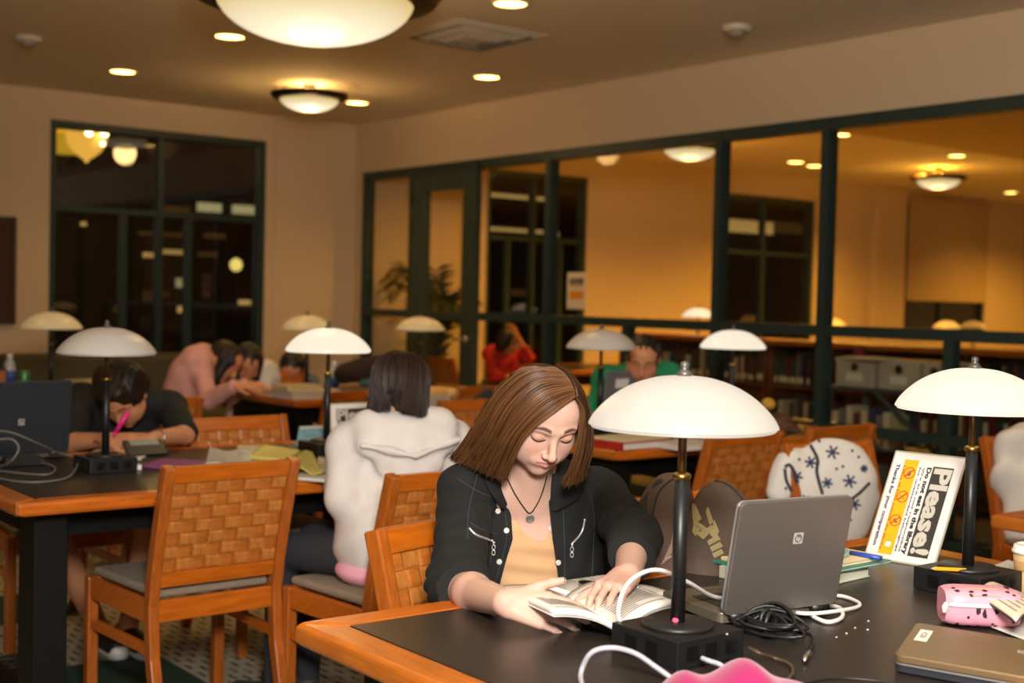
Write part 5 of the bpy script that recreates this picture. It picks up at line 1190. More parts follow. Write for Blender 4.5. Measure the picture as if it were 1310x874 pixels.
# ---------------------------------------------------------------- the other people
def figure(label, head, hips, shl, shr, arms, skin, cloth, hair, hair_c, h=.006, sleeve=(1, 1), chest_r=(.155, .10), legs=None, leg_c='23262E', hoodfn=None, cloth_name='shirt', lean=0, extra=None, brow='201410', hands=True, hw_=1.0, neck_len=None):
    """head = (px, py, depth, yaw, pitch, roll); hips, shoulders = (px, py, depth); arms = [(elbow, wrist, handdir, backdir, curl), ...] left then right as seen"""
    O = V3(*head[:3]); R = head_axes(O, *head[3:6]); Hp, SL, SRr = V3(*hips), V3(*shl), V3(*shr); mid = (SL+SRr)/2; ax = (SRr-SL)/np.linalg.norm(SRr-SL)
    up_ = mid-Hp; L = np.linalg.norm(up_); up_ /= L; fr_ = np.cross(ax, up_); T = np.stack([ax, fr_, up_], 1)
    B = Solid(); add_head(B, O, R, 1.0, True, h <= .0045); B.fr(None)
    nb = mid+up_*.03
    B.cap(O+R@np.array([0, -.025, -.06]), nb, .048, .055, .03)
    tor = lambda S, g, k: (S.ell(mid-up_*.14, (chest_r[0]+g, chest_r[1]+g, .20), .04, R=T), S.ell(Hp+up_*.10, (.135+g, .105+g, .20), .06, R=T), S.cap(SL, nb, .045+g, .05+g*.5, .05), S.cap(SRr, nb, .045+g, .05+g*.5, .05))
    tor(B, 0, 0)
    A = []
    for sh, (el, wr, hd_, bk, cu) in zip((SL, SRr), arms):
        el, wr = V3(*el), V3(*wr); A.append((sh, el, wr)); B.cap(sh, el, .046, .037, .02); B.cap(el, wr, .038, .026, .02)
        if hands: add_hand(B, wr, np.array(hd_, float), np.array(bk, float), 1 if sh is SL else -1, [(cu, cu, cu*.7)]*4, thumb=(.5, .3), sc=.95)
    if extra: extra(B, Hp)
    base = (float(Hp[0]), float(Hp[1]), .46)
    hcf = head_col(O, R, 1.0, skin, 'B86A60', brow, .25); p = B.build('person', skin_m, h, None, hcf, base, 1); tag(p, label, 'person')
    C = Solid(); g = .014; tor(C, g, 1)
    for (sh, el, wr), sl in zip(A, sleeve):
        if sl <= .5: C.cap(sh, sh+(el-sh)*sl*2, .058, .056, .04)
        else: C.cap(sh, el, .060, .052, .04); C.cap(el, el+(wr-el)*(sl-.5)*2*.94, .052, .040, .02)
    if hoodfn: hoodfn(C, T, mid, nb, O, R)
    C.fn(wrinkle(.0045, [((30, 18, 40), 0, 1.8, (9, 7, 12)), ((-22, 34, 55), 1.7, 2.0, (8, -9, 6)), ((60, -25, 20), .6, 1.2, (5, 9, 11))]))
    nk = O+R@np.array([0, .0, -.115])
    C.half(nb+up_*(.035 if head[4] < 20 else .09), (up_+fr_*.0)/1.0, .01) if not hoodfn else None
    cl = C.build(cloth_name, mat('cloth_'+cloth, cloth, .85, noise=.06, nscale=12, bump=.15, bscale=500), max(h, .005), p)
    Hs = Solid(); Hs.fr(O, R)
    for q in hair: Hs.ell(q[0], q[1], q[2] if len(q) > 2 else .02, q[3] if len(q) > 3 else 'u')
    Hs.fn(wrinkle(.0030, [((140, 90, 20), 0, 2, (20, 30, 25)), ((-90, 150, 30), 1, 2.2, (25, -20, 20))])); hb = Hs.build('hair', mat('hair_'+hair_c, hair_c, .5, noise=.25, nscale=60, stretch=(3, 3, .6)), max(.004, h*.8), p)
    if legs:
        S = Solid(); d = np.array([legs[0], legs[1], 0.0]); d /= np.linalg.norm(d); sd = np.array([-d[1], d[0], 0]); H2 = np.array([Hp[0], Hp[1], .55]); S.ell(H2+np.array([0, 0, -.0]), (.16, .15, .11), .05)
        for s in (-1, 1):
            a = H2+sd*s*.09; kn = a+d*.41+np.array([0, 0, -.03]); f_ = kn+d*(.02+.0*s); f_ = np.array([f_[0], f_[1], .06]); S.cap(a, kn, .082, .06, .03); S.cap(kn, f_, .056, .04, .02)
            Z = Solid(); Z.cap(f_*np.array([1, 1, 0])+np.array([0, 0, .042]), f_*np.array([1, 1, 0])+d*.15+np.array([0, 0, .036]), .042, .034, .02); Z.half((0, 0, .004), (0, 0, -1)); Z.build('shoe', mat('grey_shoe', '3A3838', .6), .007, p)
        S.build('trousers', mat('cloth_'+leg_c, leg_c, .85), .009, p)
    return p, cl, hb, dict(O=O, R=R, T=T, mid=mid, A=A)
BOB = [((0, -.010, .022), (.082, .101, .087), .01), ((0, -.055, -.045), (.080, .060, .095), .04), ((0, .100, -.03), (.062, .050, .085), .02, 's')]
SHORT = [((0, -.010, .022), (.081, .101, .086), .01), ((0, -.06, -.02), (.07, .05, .06), .03), ((0, .102, -.025), (.070, .052, .085), .02, 's')]
LONGF = [((0, -.010, .022), (.083, .103, .088), .01), ((.062, .03, -.10), (.026, .05, .13), .04), ((-.062, .03, -.10), (.026, .05, .13), .04), ((0, -.06, -.08), (.075, .05, .14), .04), ((0, .102, -.03), (.052, .048, .085), .02, 's')]
FX = lambda a, b, c=0: tuple(rgt*a+tow*b+uz*c)       # right of the picture, towards the camera, up
# 1. white hoodie, from behind
def hood(C, T, mid, nb, O, R):
    q = lambda a, b, c: mid+T[:, 0]*a-T[:, 1]*b*1.0+T[:, 2]*c
    C.cap(mid-T[:, 2]*.22, V3(494, 690, 4.10), .135, .165, .06)
    C.cap(q(-.115, -.055, .045), q(.115, -.055, .045), .060, .060, .03); C.ell(q(0, -.095, -.005), (.160, .048, .068), .03, R=T); C.ell(q(.0, -.108, -.070), (.105, .036, .062), .03, R=T)
    C.cap(q(-.06, .0, .065), q(.06, .0, .065), .062, .062, .03)
    C.cap(q(-.152, -.128, -.005), q(0, -.162, -.045), .010, .010, .012); C.cap(q(0, -.162, -.045), q(.152, -.128, .0), .010, .010, .012)
    C.cap(q(-.16, -.120, -.022), q(0, -.158, -.066), .005, .005, .010, 's'); C.cap(q(0, -.158, -.066), q(.16, -.120, -.020), .005, .005, .010, 's')
P1 = figure('person seen from behind in a white hoodie with short dark hair at the left table', (514, 494, 4.16, 165, 12, 0), (520, 722, 4.14), (445, 568, 4.10), (578, 562, 4.22),
            [((437, 636, 4.04), (430, 618, 4.24), FX(.3, -1, -.05), FX(0, .1, 1), .3), ((592, 640, 4.22), (560, 618, 4.46), FX(-.3, -1, 0), FX(0, .1, 1), .3)],
            'CFA080', 'D6D1CE', [((0, -.016, .022), (.082, .098, .086), .01), ((0, -.040, -.045), (.082, .066, .060), .04), ((0, .085, -.02), (.060, .055, .085), .02, 's'), ((.005, -.115, -.105), (.020, .06, .045), .015, 's')], '1F1512', h=.0045, hoodfn=hood, cloth_name='white_hoodie', legs=(-.5, 1), leg_c='2A2C34')
S = Solid(); hp_ = V3(497, 722, 4.10)
S.ell(hp_+np.array([0, 0, -.010]), (.172, .150, .062), .02); S.fn(lambda P, D: D+.0015*np.sin(np.arctan2(P[:, 1]-hp_[1], P[:, 0]-hp_[0])*90)); S.build('pink_hem', mat('pink_rib', 'E9A9BC', .85), .005, P1[0])
Ob, Rb = P1[3]['O'], P1[3]['R']
def hl_(a, z, dr=0): 
    rr = (.088+dr)*(1 if z > -.02 else 1+.03*(-.02-z)/.1); k = math.sqrt(max(.02, 1-(max(z-.022, 0)/.0865)**2)); return Ob+Rb@np.array([rr*k*math.sin(a), -.022-rr*1.13*k*math.cos(a), z])
gB = [[hl_(a, z, .003) for z in (.107, .098, .078, .045, 0, -.04, -.07, -.088-.014*abs(math.sin(a)))] for a in (-1.75, -1.3, -.85, -.42)]
gB2 = [[hl_(a, z, .003) for z in (.107, .098, .078, .045, 0, -.04, -.07, -.088-.014*abs(math.sin(a)))] for a in (-.42, -.15)]
gC = [[hl_(a, z, .003) for z in (.107, .098, .078, .045, 0, -.04, -.07, -.088-.014*abs(math.sin(a)))] for a in (.02, .3, .8, 1.3, 1.75)]
gM = [[hl_(a*(1-.0), z, .004) for z in (.107, .098, .08, .05, .02, -.01, -.03, -.045)] for a in (-.42, -.1, .1)]
for k, G in enumerate((gB, gC, gM)): strands('hair_strands', G, (1100, 1200, 500)[k], hair_m, P1[2], tuple(np.array(P1[0].location)), .0009, .002, ('140D0B', '3A241C'), 5+k)
# 2. person in black, bent over the left table
def bare(B, Hp):
    H2 = np.array([Hp[0], Hp[1], .54]); B.cap(Hp, H2, .13, .13, .05)
    for dx, (kx, ky), fpx in ((-.10, (1.55, 4.62), (128, 806)), (.10, (1.92, 4.62), (163, 806))):
        kn = np.array([kx, ky, .50]); f_ = at_z(*fpx, .07); B.cap(H2+np.array([dx, 0, 0]), kn, .078, .058, .03); B.cap(kn, f_, .055, .036, .02); B.cap(f_, f_+np.array([0, -.10, -.03]), .034, .028, .02)
P2 = figure('person in a black T-shirt bent low over the left table behind the dome lamp', (158, 505, 5.02, -22, 50, -6), (140, 610, 5.36), (100, 512, 5.22), (218, 520, 5.30),
            [((92, 566, 4.98), (140, 562, 4.86), FX(1, .25, 0), FX(0, .5, .8), .45), ((236, 556, 5.10), (196, 561, 4.88), FX(-1, .2, 0), FX(0, .3, 1), .35)],
            'C98D68', '141416', [((0, -.016, .030), (.092, .106, .096), .01), ((.05, -.03, .07), (.05, .06, .05), .02), ((-.05, -.02, .07), (.05, .06, .05), .02), ((0, -.075, -.01), (.085, .05, .07), .03), ((.0, .055, .085), (.06, .035, .03), .02), ((0, .105, -.02), (.062, .05, .075), .02, 's')], '1C120E', h=.0045, sleeve=(.45, .45), cloth_name='black_shirt', extra=bare)
sh_b = mat('black_sneaker', '18181A', .5); S = Solid(); H2 = np.array([P2[0].location[0], P2[0].location[1], .54]); S.ell(H2, (.17, .16, .12), .04)
for dx, (kx, ky) in ((-.10, (1.55, 4.62)), (.10, (1.92, 4.62))): S.cap(H2+np.array([dx, 0, 0]), (H2+np.array([dx, 0, 0]))*.25+np.array([kx, ky, .50])*.75, .09, .075, .03)
S.build('shorts', mat('dark_shorts', '1A1B22', .85), .008, P2[0])
for fpx in ((128, 806), (163, 806)):
    f_ = at_z(*fpx, .07); f_[2] = 0; a = f_+np.array([.0, .03, .05]); b = f_+np.array([0, -.17, .042]); Z = Solid(); Z.cap(a, b, .046, .040, .02); Z.half((0, 0, .022), (0, 0, -1)); so = Z.build('sneaker', sh_b, .005, P2[0])
    Z = Solid(); Z.cap(a-np.array([0, 0, .02]), b-np.array([0, .004, .014]), .050, .045, .02); Z.half((0, 0, .002), (0, 0, -1)); Z.half((0, 0, .026), (0, 0, 1)); Z.ell(b+np.array([0, -.025, -.008]), (.034, .026, .022), .01); Z.build('white_sole', white_pl, .005, so)
wp = P2[3]['A'][1][2]; ed = P2[3]['A'][1][1]-wp; ed /= np.linalg.norm(ed); l2 = Vector(P2[0].location)
a_ = Vector(np.cross(ed, uz)); a_.normalize(); b3 = Vector(np.cross(ed, np.array(a_)))
MB().tube([Vector(wp+ed*.03)-l2+(a_*math.cos(x)+b3*math.sin(x))*.030 for x in np.linspace(0, 2*PI, 19)[:-1]], .0065, 8, closed=True, flat=.5).build('wristwatch', chrome, P2[0], True)
q = V3(148, 553, 4.80); t = thing('highlighter', 'bright pink highlighter pen held by the person in black', 'pen', tuple(q)); d_ = Vector(rgt*.045+tow*.0+uz*.075)
MB().cyl((0, 0, 0), tuple(d_), .0085, n=12).build('barrel', mat('hot_pink_plastic', 'F0208A', .4, emit='F0208A', estr=.0), t, True); MB().cyl(tuple(-d_*.2), (0, 0, 0), .004, .008, n=12).build('tip', mat('hot_pink_plastic', 'F0208A', .4), t, True)
# 3. pink shirt, 4. white shirt, 5. blue sleeve
P3 = figure('person with long dark hair in a pink shirt leaning over the far table', (288, 461, 7.62, 62, 38, 12), (232, 515, 7.55), (252, 462, 7.50), (262, 458, 7.78),
            [((268, 512, 7.35), (300, 494, 7.20), FX(1, .1, 0), FX(0, .3, 1), .3), ((296, 505, 7.72), (312, 492, 7.55), FX(1, .2, 0), FX(0, .3, 1), .3)], 'D08E68', 'D9A096', LONGF, '17100E', cloth_name='pink_shirt', legs=(.9, -.2), leg_c='1B1C22')
P4 = figure('person with dark hair in a white shirt leaning forward beside the one in pink', (318, 462, 8.15, 8, 48, 4), (330, 525, 8.42), (302, 480, 8.28), (333, 482, 8.36),
            [((298, 505, 8.10), (306, 494, 7.90), FX(.6, .6, 0), FX(0, .3, 1), .3), ((338, 505, 8.2), (322, 495, 7.95), FX(-.5, .7, 0), FX(0, .3, 1), .3)], 'CE8E66', 'DAD4CC', LONGF, '15100E', cloth_name='white_shirt', chest_r=(.13, .09), legs=(-.3, -1))
P5 = figure('person with dark hair and a blue sleeve resting behind the orange chair back', (374, 470, 8.75, -10, 55, 0), (380, 530, 9.15), (352, 492, 8.95), (396, 490, 9.0),
            [((346, 505, 8.8), (360, 497, 8.5), FX(.7, .5, 0), FX(0, .3, 1), .3), ((404, 500, 8.8), (388, 497, 8.5), FX(-.7, .5, 0), FX(0, .3, 1), .3)], 'C98D66', '4A5C7A', BOB, '120E0D', cloth_name='blue_shirt', legs=(-.2, -1))
# 6. red shirt beyond the glass, 7. green shirt with the laptop
P6 = figure('person in a red shirt beyond the glass partition, one hand raised to dark hair', (652, 436, 11.6, 120, 30, 8), (642, 500, 11.7), (626, 452, 11.65), (668, 450, 11.85),
            [((634, 482, 11.5), (660, 484, 11.4), FX(1, .2, 0), FX(0, .3, 1), .3), ((676, 458, 11.6), (662, 432, 11.5), FX(-.3, .1, 1), FX(1, 0, 0), .5)], 'C98A5C', 'C2261C', BOB, '1A100C', cloth_name='red_shirt', sleeve=(.75, .75), legs=(1, .1))
P7 = figure('person in a green T-shirt behind the grey laptop, dark hair tied back', (823, 457, 6.32, -4, 30, 3), (815, 560, 6.92), (774, 484, 6.58), (856, 480, 6.70),
            [((758, 535, 6.50), (790, 538, 6.28), FX(.4, .9, 0), FX(0, .3, 1), .3), ((870, 535, 6.6), (832, 538, 6.32), FX(-.4, .9, 0), FX(0, .3, 1), .3)], 'CC8C62', '17845A', SHORT, '17100E', h=.0045, cloth_name='green_shirt', sleeve=(.45, .45), legs=(-.1, -1))
# ---------------------------------------------------------------- bags, coats and jackets
def decal(name, tr, polys, m_, parent, lift=.0015):
    mb = MB(); wl = Vector(); q = parent
    while q is not None: wl += q.location; q = q.parent
    for poly in polys:
        P = [hit(tr, x, y, lift)[0] for x, y in poly]
        if any(p is None for p in P): continue
        c = sum(P, Vector())/len(P); cp = hit(tr, sum(p[0] for p in poly)/len(poly), sum(p[1] for p in poly)/len(poly), lift)[0] or c
        V = [cp-wl]+[p-wl for p in P]; mb.add(V, [(0, i+1, (i+1) % len(P)+1) for i in range(len(P))])
    return mb.build(name, m_, parent) if mb.n else None
def sline(name, tr, pts, r, m_, parent, lift=.001):
    wl = Vector(); q = parent
    while q is not None: wl += q.location; q = q.parent
    P = [hit(tr, v.x, v.y, lift)[0] for v in spline([(a, b, 0) for a, b in pts], 6)]; P = [p-wl for p in P if p is not None]
    return MB().tube(P, r, 6).build(name, m_, parent, True) if len(P) > 1 else None
D = 2.98; S = Solid(); S.fr(None)
def pe(px, py, d, rx, ry, rz_, k=.03, op='u'): S.ell(V3(px, py, d), (rx, ry, rz_), k, op, R=np.stack([rgt, tow, uz], 1))
pe(850, 700, 3.02, .075, .085, .165); pe(862, 760, 3.02, .10, .10, .12); pe(860, 640, 3.04, .050, .06, .06)
bp_o = (float(V3(870, 700, 3.0)[0]), float(V3(870, 700, 3.0)[1]), .47)
S.half((0, 0, .465), (0, 0, -1)); S.fn(wrinkle(.003, [((30, 10, 40), 0, 1.5, (12, 9, 8)), ((-20, 30, 25), 1, 1.2, (9, 14, 6))]))
pack = S.build('backpack', mat('taupe_nylon', '5C4C44', .8, noise=.08, nscale=60, bump=.12, bscale=600), .005, None, None, bp_o); tag(pack, 'brown backpack with a pale graphic standing on the chair beside the reading woman', 'backpack')
S = Solid(); pe(919, 712, 2.965, .088, .070, .172, .02); pe(915, 760, 2.965, .095, .075, .10, .03); S.half((0, 0, .468), (0, 0, -1)); S.fn(wrinkle(.002, [((26, 12, 34), 0, 1.5, (12, 9, 8))]))
fpk = S.build('front_pocket', mat('taupe_nylon_pocket', '57473F', .8, noise=.08, nscale=60, bump=.12, bscale=600), .005, pack)
S = Solid(); S.cap(V3(822, 660, 2.99), V3(806, 735, 2.98), .022, .03, .02); S.cap(V3(822, 660, 2.99), V3(846, 622, 3.0), .022, .018, .02); S.build('shoulder_strap', mat('dark_grey_strap', '332D2C', .85), .005, pack)
tp = tree(pack); tf = tree(fpk)
decal('beige_panel', tp, [[(864, 640), (878, 622), (872, 660), (862, 668)], [(862, 668), (872, 660), (874, 688), (858, 694)], [(858, 694), (874, 688), (872, 704), (850, 714)], [(850, 714), (872, 704), (852, 718), (845, 724)]], mat('beige_panel', '9C8876', .8), pack, .003)
gold = mat('khaki_print', 'A09468', .7)
decal('printed_emblem', tf, [[(887, 637), (906, 648), (903, 655), (886, 645)], [(906, 648), (913, 668), (908, 672), (903, 655)], [(886, 645), (890, 645), (898, 664), (893, 668), (887, 662)], [(887, 662), (893, 668), (905, 676), (901, 681), (888, 672)], [(888, 672), (896, 678), (890, 686), (886, 680)],
      [(890, 682), (902, 678), (910, 672), (914, 676), (900, 690)], [(914, 665), (920, 680), (915, 690), (908, 684)], [(905, 692), (918, 684), (922, 690), (907, 698)], [(908, 700), (921, 693), (925, 699), (911, 706)], [(911, 708), (923, 702), (926, 708), (914, 714)]], gold, fpk, .002)
sline('piping', tf, [(882, 650), (890, 628), (905, 617), (925, 618), (944, 632), (955, 655), (960, 685)], .0022, mat('dark_piping', '2A2422', .7), fpk); sline('piping', tp, [(834, 665), (842, 632), (858, 615), (872, 612)], .0022, mat('dark_piping', '2A2422', .7), pack)
# snowflake jacket over the chair
d0 = 4.80; S = Solid(); pe(1060, 610, d0, .135, .05, .145, .05); pe(1095, 612, d0, .075, .055, .10, .05); pe(1012, 612, d0, .065, .05, .10, .05); S.cap(V3(1010, 590, d0), V3(996, 632, d0-.03), .045, .04, .03); pe(1092, 662, d0, .065, .05, .11, .05); pe(1050, 650, d0, .10, .05, .12, .05); S.cap(V3(1113, 638, d0), V3(1100, 676, d0), .03, .025, .03)
S.fn(wrinkle(.008, [((20, 10, 30), 0, 1.8, (12, 9, 8)), ((-20, 24, 15), 1, 1.4, (9, 14, 6))]))
o_ = V3(1055, 640, d0); sj = S.build('snowflake_jacket', mat('white_fleece', 'DDD9D2', .95, bump=.3, bscale=250, sheen=.3), .007, None, None, (float(o_[0]), float(o_[1]), .5)); tag(sj, 'white fleece jacket with navy snowflakes draped over the wooden chair back', 'jacket')
ts = tree(sj); navy = mat('navy_print', '2C3A5C', .85); fl_p = []
for cx, cy, r in ((1065, 579, 9), (1087, 616, 9), (1058, 618, 7), (1019, 610, 8), (1093, 645, 8), (1037, 592, 8), (1030, 640, 7), (1105, 600, 5)):
    for k in range(3):
        a = k*PI/3+.2; c, s = math.cos(a), math.sin(a); w = 1.4; fl_p.append([(cx+c*r-s*w, cy+s*r+c*w), (cx+c*r+s*w, cy+s*r-c*w), (cx-c*r+s*w, cy-s*r-c*w), (cx-c*r-s*w, cy-s*r+c*w)])
    fl_p.append([(cx+2.6*math.cos(t), cy+2.6*math.sin(t)) for t in np.linspace(0, 2*PI, 8)[:-1]])
for cx, cy in ((1078, 597), (1048, 565), (1090, 577), (1100, 630), (1088, 665), (1073, 640), (1005, 625), (1022, 588), (1045, 605), (1080, 675), (1098, 585), (1070, 600)): fl_p.append([(cx+2*math.cos(t), cy+2*math.sin(t)) for t in np.linspace(0, 2*PI, 8)[:-1]])
decal('snowflake_print', ts, fl_p, navy, sj, .003)
for pts in ([(1037, 570), (1046, 588), (1045, 605), (1052, 632)], [(1004, 598), (1010, 595), (1016, 606), (1018, 630)], [(1004, 600), (1006, 615), (1014, 632)], [(1112, 618), (1098, 632), (1084, 642)]): sline('edging', ts, pts, .006, mat('dark_edging', '2E333C', .8), sj, .002)
# white coat at the right edge
d0 = 5.16; S = Solid(); pe(1322, 600, d0, .15, .07, .16, .05); pe(1305, 565, d0, .07, .06, .08, .04); pe(1318, 640, d0, .12, .07, .15, .05); S.cap(V3(1285, 560, d0), V3(1296, 680, d0), .035, .03, .04); S.fn(wrinkle(.020, [((16, 8, 26), 0, 2, (12, 9, 8)), ((-22, 18, 12), 1, 1.6, (9, 12, 6))]))
o_ = V3(1315, 640, d0); t = S.build('white_coat', mat('white_cotton', 'DAD3CA', .9), .007, None, None, (float(o_[0]), float(o_[1]), .5)); tag(t, 'white coat hung over the wooden chair at the right edge', 'coat')
# dark coat by the far table; black bag
d0 = 7.35; S = Solid(); pe(455, 478, d0, .115, .08, .055, .03); pe(472, 468, d0, .09, .07, .04, .03); S.cap(V3(438, 482, d0), V3(485, 462, d0), .05, .04, .03); S.fn(wrinkle(.008, [((20, 10, 40), 0, 2, (12, 9, 8))]))
o_ = V3(460, 490, d0); t = S.build('dark_coat', mat('dark_brown_cloth', '2C1712', .9), .007, None, None, (float(o_[0]), float(o_[1]), .8)); tag(t, 'dark brown coat bundled on the chair back left of the white hoodie', 'coat')
S = Solid(); pe(472, 490, d0-.06, .06, .03, .025, .02); S.build('teal_lining', mat('teal_lining', '3E5A58', .8), .006, t)
d0 = 6.72; S = Solid(); pe(622, 527, d0, .085, .08, .11, .04); pe(636, 515, d0, .07, .06, .07, .03); S.cap(V3(605, 548, d0), V3(645, 548, d0), .05, .05, .03)
o_ = V3(622, 545, d0); t = S.build('black_bag', mat('black_nylon', '1C1E22', .7), .007, None, None, (float(o_[0]), float(o_[1]), .7)); tag(t, 'black shoulder bag hanging on the orange chair behind the reading woman', 'bag')
MB().tube(spline([V3(607, 520, d0-.09)-np.array(t.location), V3(618, 500, d0-.07)-np.array(t.location), V3(636, 500, d0-.05)-np.array(t.location), V3(645, 520, d0-.05)-np.array(t.location)], 6), .012, 6, flat=.4).build('strap', mat('grey_strap', '3A3A38', .8), t, True)
# ---------------------------------------------------------------- left table
hl = at_z(-30, 594, TZ); hr = at_z(86, 585, TZ); d_ = (Vector(hr)-Vector(hl)).normalized(); hl = Vector(hr)-d_*.36
laptop('black laptop at the left edge seen from behind, grey cords looping in front', tuple(hl), tuple(hr), .10, .255, dark_lid, mat('lid_edge_dark', '3A4048', .4), logo=(-.005, .115), dep=.20)
for lb, pts, r in (('grey cord looping across the back of the black laptop', [(-20, 552, .16), (12, 553, .15), (45, 566, .11), (75, 580, .05), (94, 584, .03)], .0035), ('grey cord hanging in a loop at the left edge before the black laptop', [(-12, 564, .12), (14, 562, .12), (24, 574, .09), (14, 590, .05), (-6, 600, .01)], .0035),
                   ('grey cord lying in front of the black laptop and rising to the lamp base', [(-10, 610, .005), (20, 616, .005), (50, 617, .005), (84, 612, .006), (97, 600, .015), (101, 583, .035)], .0035), ('short grey cord lying beside the black laptop', [(-5, 602, .005), (30, 606, .005), (62, 607, .005), (70, 598, .008), (48, 590, .012)], .0032)):
    cable(lb, pts, r, mat('dim_grey_cable', '6E6C68', .5))
p = at_z(28, 596, TZ); t = thing('power_adapter', 'black power adapter on the left table under the grey cords', 'adapter', (p[0], p[1], TZ)); MB().box((0, 0, .016), (.12, .05, .032)).build('case', dark_pl, t, bevel=.004); MB().cyl((.06, 0, .016), (.085, 0, .014), .006, .004).build('cord_collar', dark_pl, t, True)
p = at_z(190, 584, TZ); t = thing('calculator', 'dark calculator propped up beside the person in black', 'calculator', (p[0], p[1], TZ)); Rm = Matrix.Rotation(math.radians(35), 3, 'X'); 
MB().box((0, .03, .028), (.15, .085, .012), Rm).build('case', dark_pl, t, bevel=.003); MB().box((0, .045, .046), (.11, .03, .004), Rm).build('display', mat('lcd_grey', '7E8478', .3), t); MB().box((0, .052, .011), (.13, .02, .022)).build('stand', mat('grey_stand', '6C6C6A', .5), t)
def flat_sheet(name, lb, cat, pts, z, h, m_, lines=False, wob=.0, lift0=None): return sheet(name, lb, cat, pts, z, m_, h, lift=lambda u, v: wob*math.sin(6*u+3*v)*math.sin(PI*u), lines=lines)
flat_sheet('folder', 'purple folder lying on the left table beyond the chair back', 'folder', [(178, 596), (270, 606), (300, 590), (205, 586)], TZ+.006, .005, mat('purple_folder', '8E4A86', .6))
p = at_z(176, 601, TZ); t = thing('eraser', 'small white eraser beside the base of the grey-white lamp', 'eraser', (p[0], p[1], TZ)); MB().box((0, 0, .009), (.018, .03, .018)).build('rubber', white_pl, t, bevel=.002); MB().box((0, .006, .0091), (.0185, .016, .0186)).build('sleeve', paper, t)
flat_sheet('paper_sheet', 'white papers under the arms of the person in black', 'paper', [(110, 583), (180, 588), (200, 574), (130, 570)], TZ+.004, .003, paper)
flat_sheet('paper_stack', 'curling white paper stack on the left table beyond the chair', 'paper', [(262, 594), (310, 598), (330, 578), (268, 572)], TZ+.022, .02, paper, True, .01)
flat_sheet('notebook', 'yellow sticky pad in front of the white paper stack', 'notebook', [(284, 599), (308, 597), (305, 588), (282, 590)], TZ+.012, .010, mat('bright_yellow', 'EDC62E', .7))
flat_sheet('paper_sheet', 'printed sheets with coloured marks between the yellow pad and the notebooks', 'paper', [(306, 600), (352, 597), (362, 582), (318, 582)], TZ+.016, .012, paper, True)
flat_sheet('notebook', 'yellow notebook on top of papers in front of the lit lamp', 'notebook', [(318, 583), (360, 588), (384, 576), (338, 568)], TZ+.030, .012, mat('pale_yellow', 'D8CB6A', .7))
flat_sheet('notebook', 'pale cream pad behind the yellow notebook', 'notebook', [(300, 582), (332, 582), (335, 569), (304, 569)], TZ+.020, .016, cream)
flat_sheet('binder', 'olive open binder with curled edge beside the white hoodie', 'binder', [(372, 600), (412, 604), (400, 578), (362, 580)], TZ+.026, .006, mat('olive_binder', 'B8AC52', .6), False, .012)
flat_sheet('paper_sheet', 'white printed pages at the table edge beside the white hoodie', 'paper', [(378, 611), (416, 614), (424, 602), (388, 600)], TZ+.012, .010, paper, True)
flat_sheet('magazine', 'black and white patterned magazine left of the white hoodie', 'magazine', [(398, 602), (426, 606), (432, 588), (408, 584)], TZ+.020, .006, mat('zebra_print', 'BDB49A', .7, noise=.75, nscale=28))
p = at_z(397, 570, TZ); t = thing('leaflet', 'pale blue leaflet standing left of the lit lamp base', 'leaflet', (p[0], p[1], TZ)); Rz = Matrix.Rotation(.3, 3, 'X')
MB().box((0, 0, .040), (.115, .003, .082), Rz).build('card', mat('pale_blue_card', '8FB9BE', .6), t); MB().box((0, -.0195, .074), (.115, .0032, .012), Rz).build('white_band', paper, t)
lettering('print', [('Notices', 0, 0, .018, 1.0, .0002, 'CENTER')], mat('grey_blue_ink', '5F8A92', .7), t, lambda q: Rz @ Vector((q[0], -.0017-q[2], q[1]-.004))+Vector((0, 0, .040)))
# ---------------------------------------------------------------- middle and far tables
hl = at_z(768, 548, TZ); d_ = Vector((1, .05, 0)).normalized(); hr = Vector(hl)+d_*.34
L7, _, Tl7 = laptop('grey laptop open in front of the person in green, seen from behind', tuple(hl), tuple(hr), .12, .25, mat('mid_grey_lid', '77757A', .45, .2), mat('grey_lid_edge', '5E5E62', .4), logo=False)
mb = MB(); c7 = Vector(L7.location); mb.add([Tl7((x, y, .0075)) for x, y in ((-.11, .17), (-.02, .17), (-.02, .215), (-.11, .215))], [(0, 1, 2, 3)]); mb.build('sticker', white_pl, L7)
p = at_z(797, 577, TZ); book('book', 'thick red book lying on the corner of the middle table', 'book', (p[0], p[1]), (1, .05, 0), .30, .22, .030, TZ, mat('red_cover', 'A8231C', .5), paper); p2 = Vector(p)
book('book', 'cream magazine on top of the thick red book', 'magazine', (p2.x+.03, p2.y+.02), (1, .12, 0), .29, .2, .008, TZ+.0302, cream, cream); p = at_z(868, 577, TZ)
book('book', 'pale grey book right of the red book behind the lamp pole', 'book', (p[0], p[1]-.02), (1, .02, 0), .24, .2, .024, TZ, mat('pale_grey_cover', 'C9C4BC', .6), paper)
S = Solid(); pe(998, 548, 6.30, .085, .07, .085, .04); pe(1010, 560, 6.30, .09, .07, .04, .03); S.half((0, 0, TZ+.002), (0, 0, -1)); S.fn(wrinkle(.006, [((20, 10, 40), 0, 2, (12, 9, 8))]))
o_ = V3(1000, 560, 6.3); t = S.build('handbag', mat('brown_striped_bag', '5A3A26', .8, noise=.6, nscale=14, stretch=(1, 1, 4)), .007, None, None, (float(o_[0]), float(o_[1]), TZ)); tag(t, 'brown patterned handbag on the middle table right of the near lamp shade', 'bag')
S = Solid(); pe(983, 517, 6.28, .035, .04, .03, .02); S.build('yellow_scarf', mat('mustard_cloth', 'C99A3A', .8), .006, t)
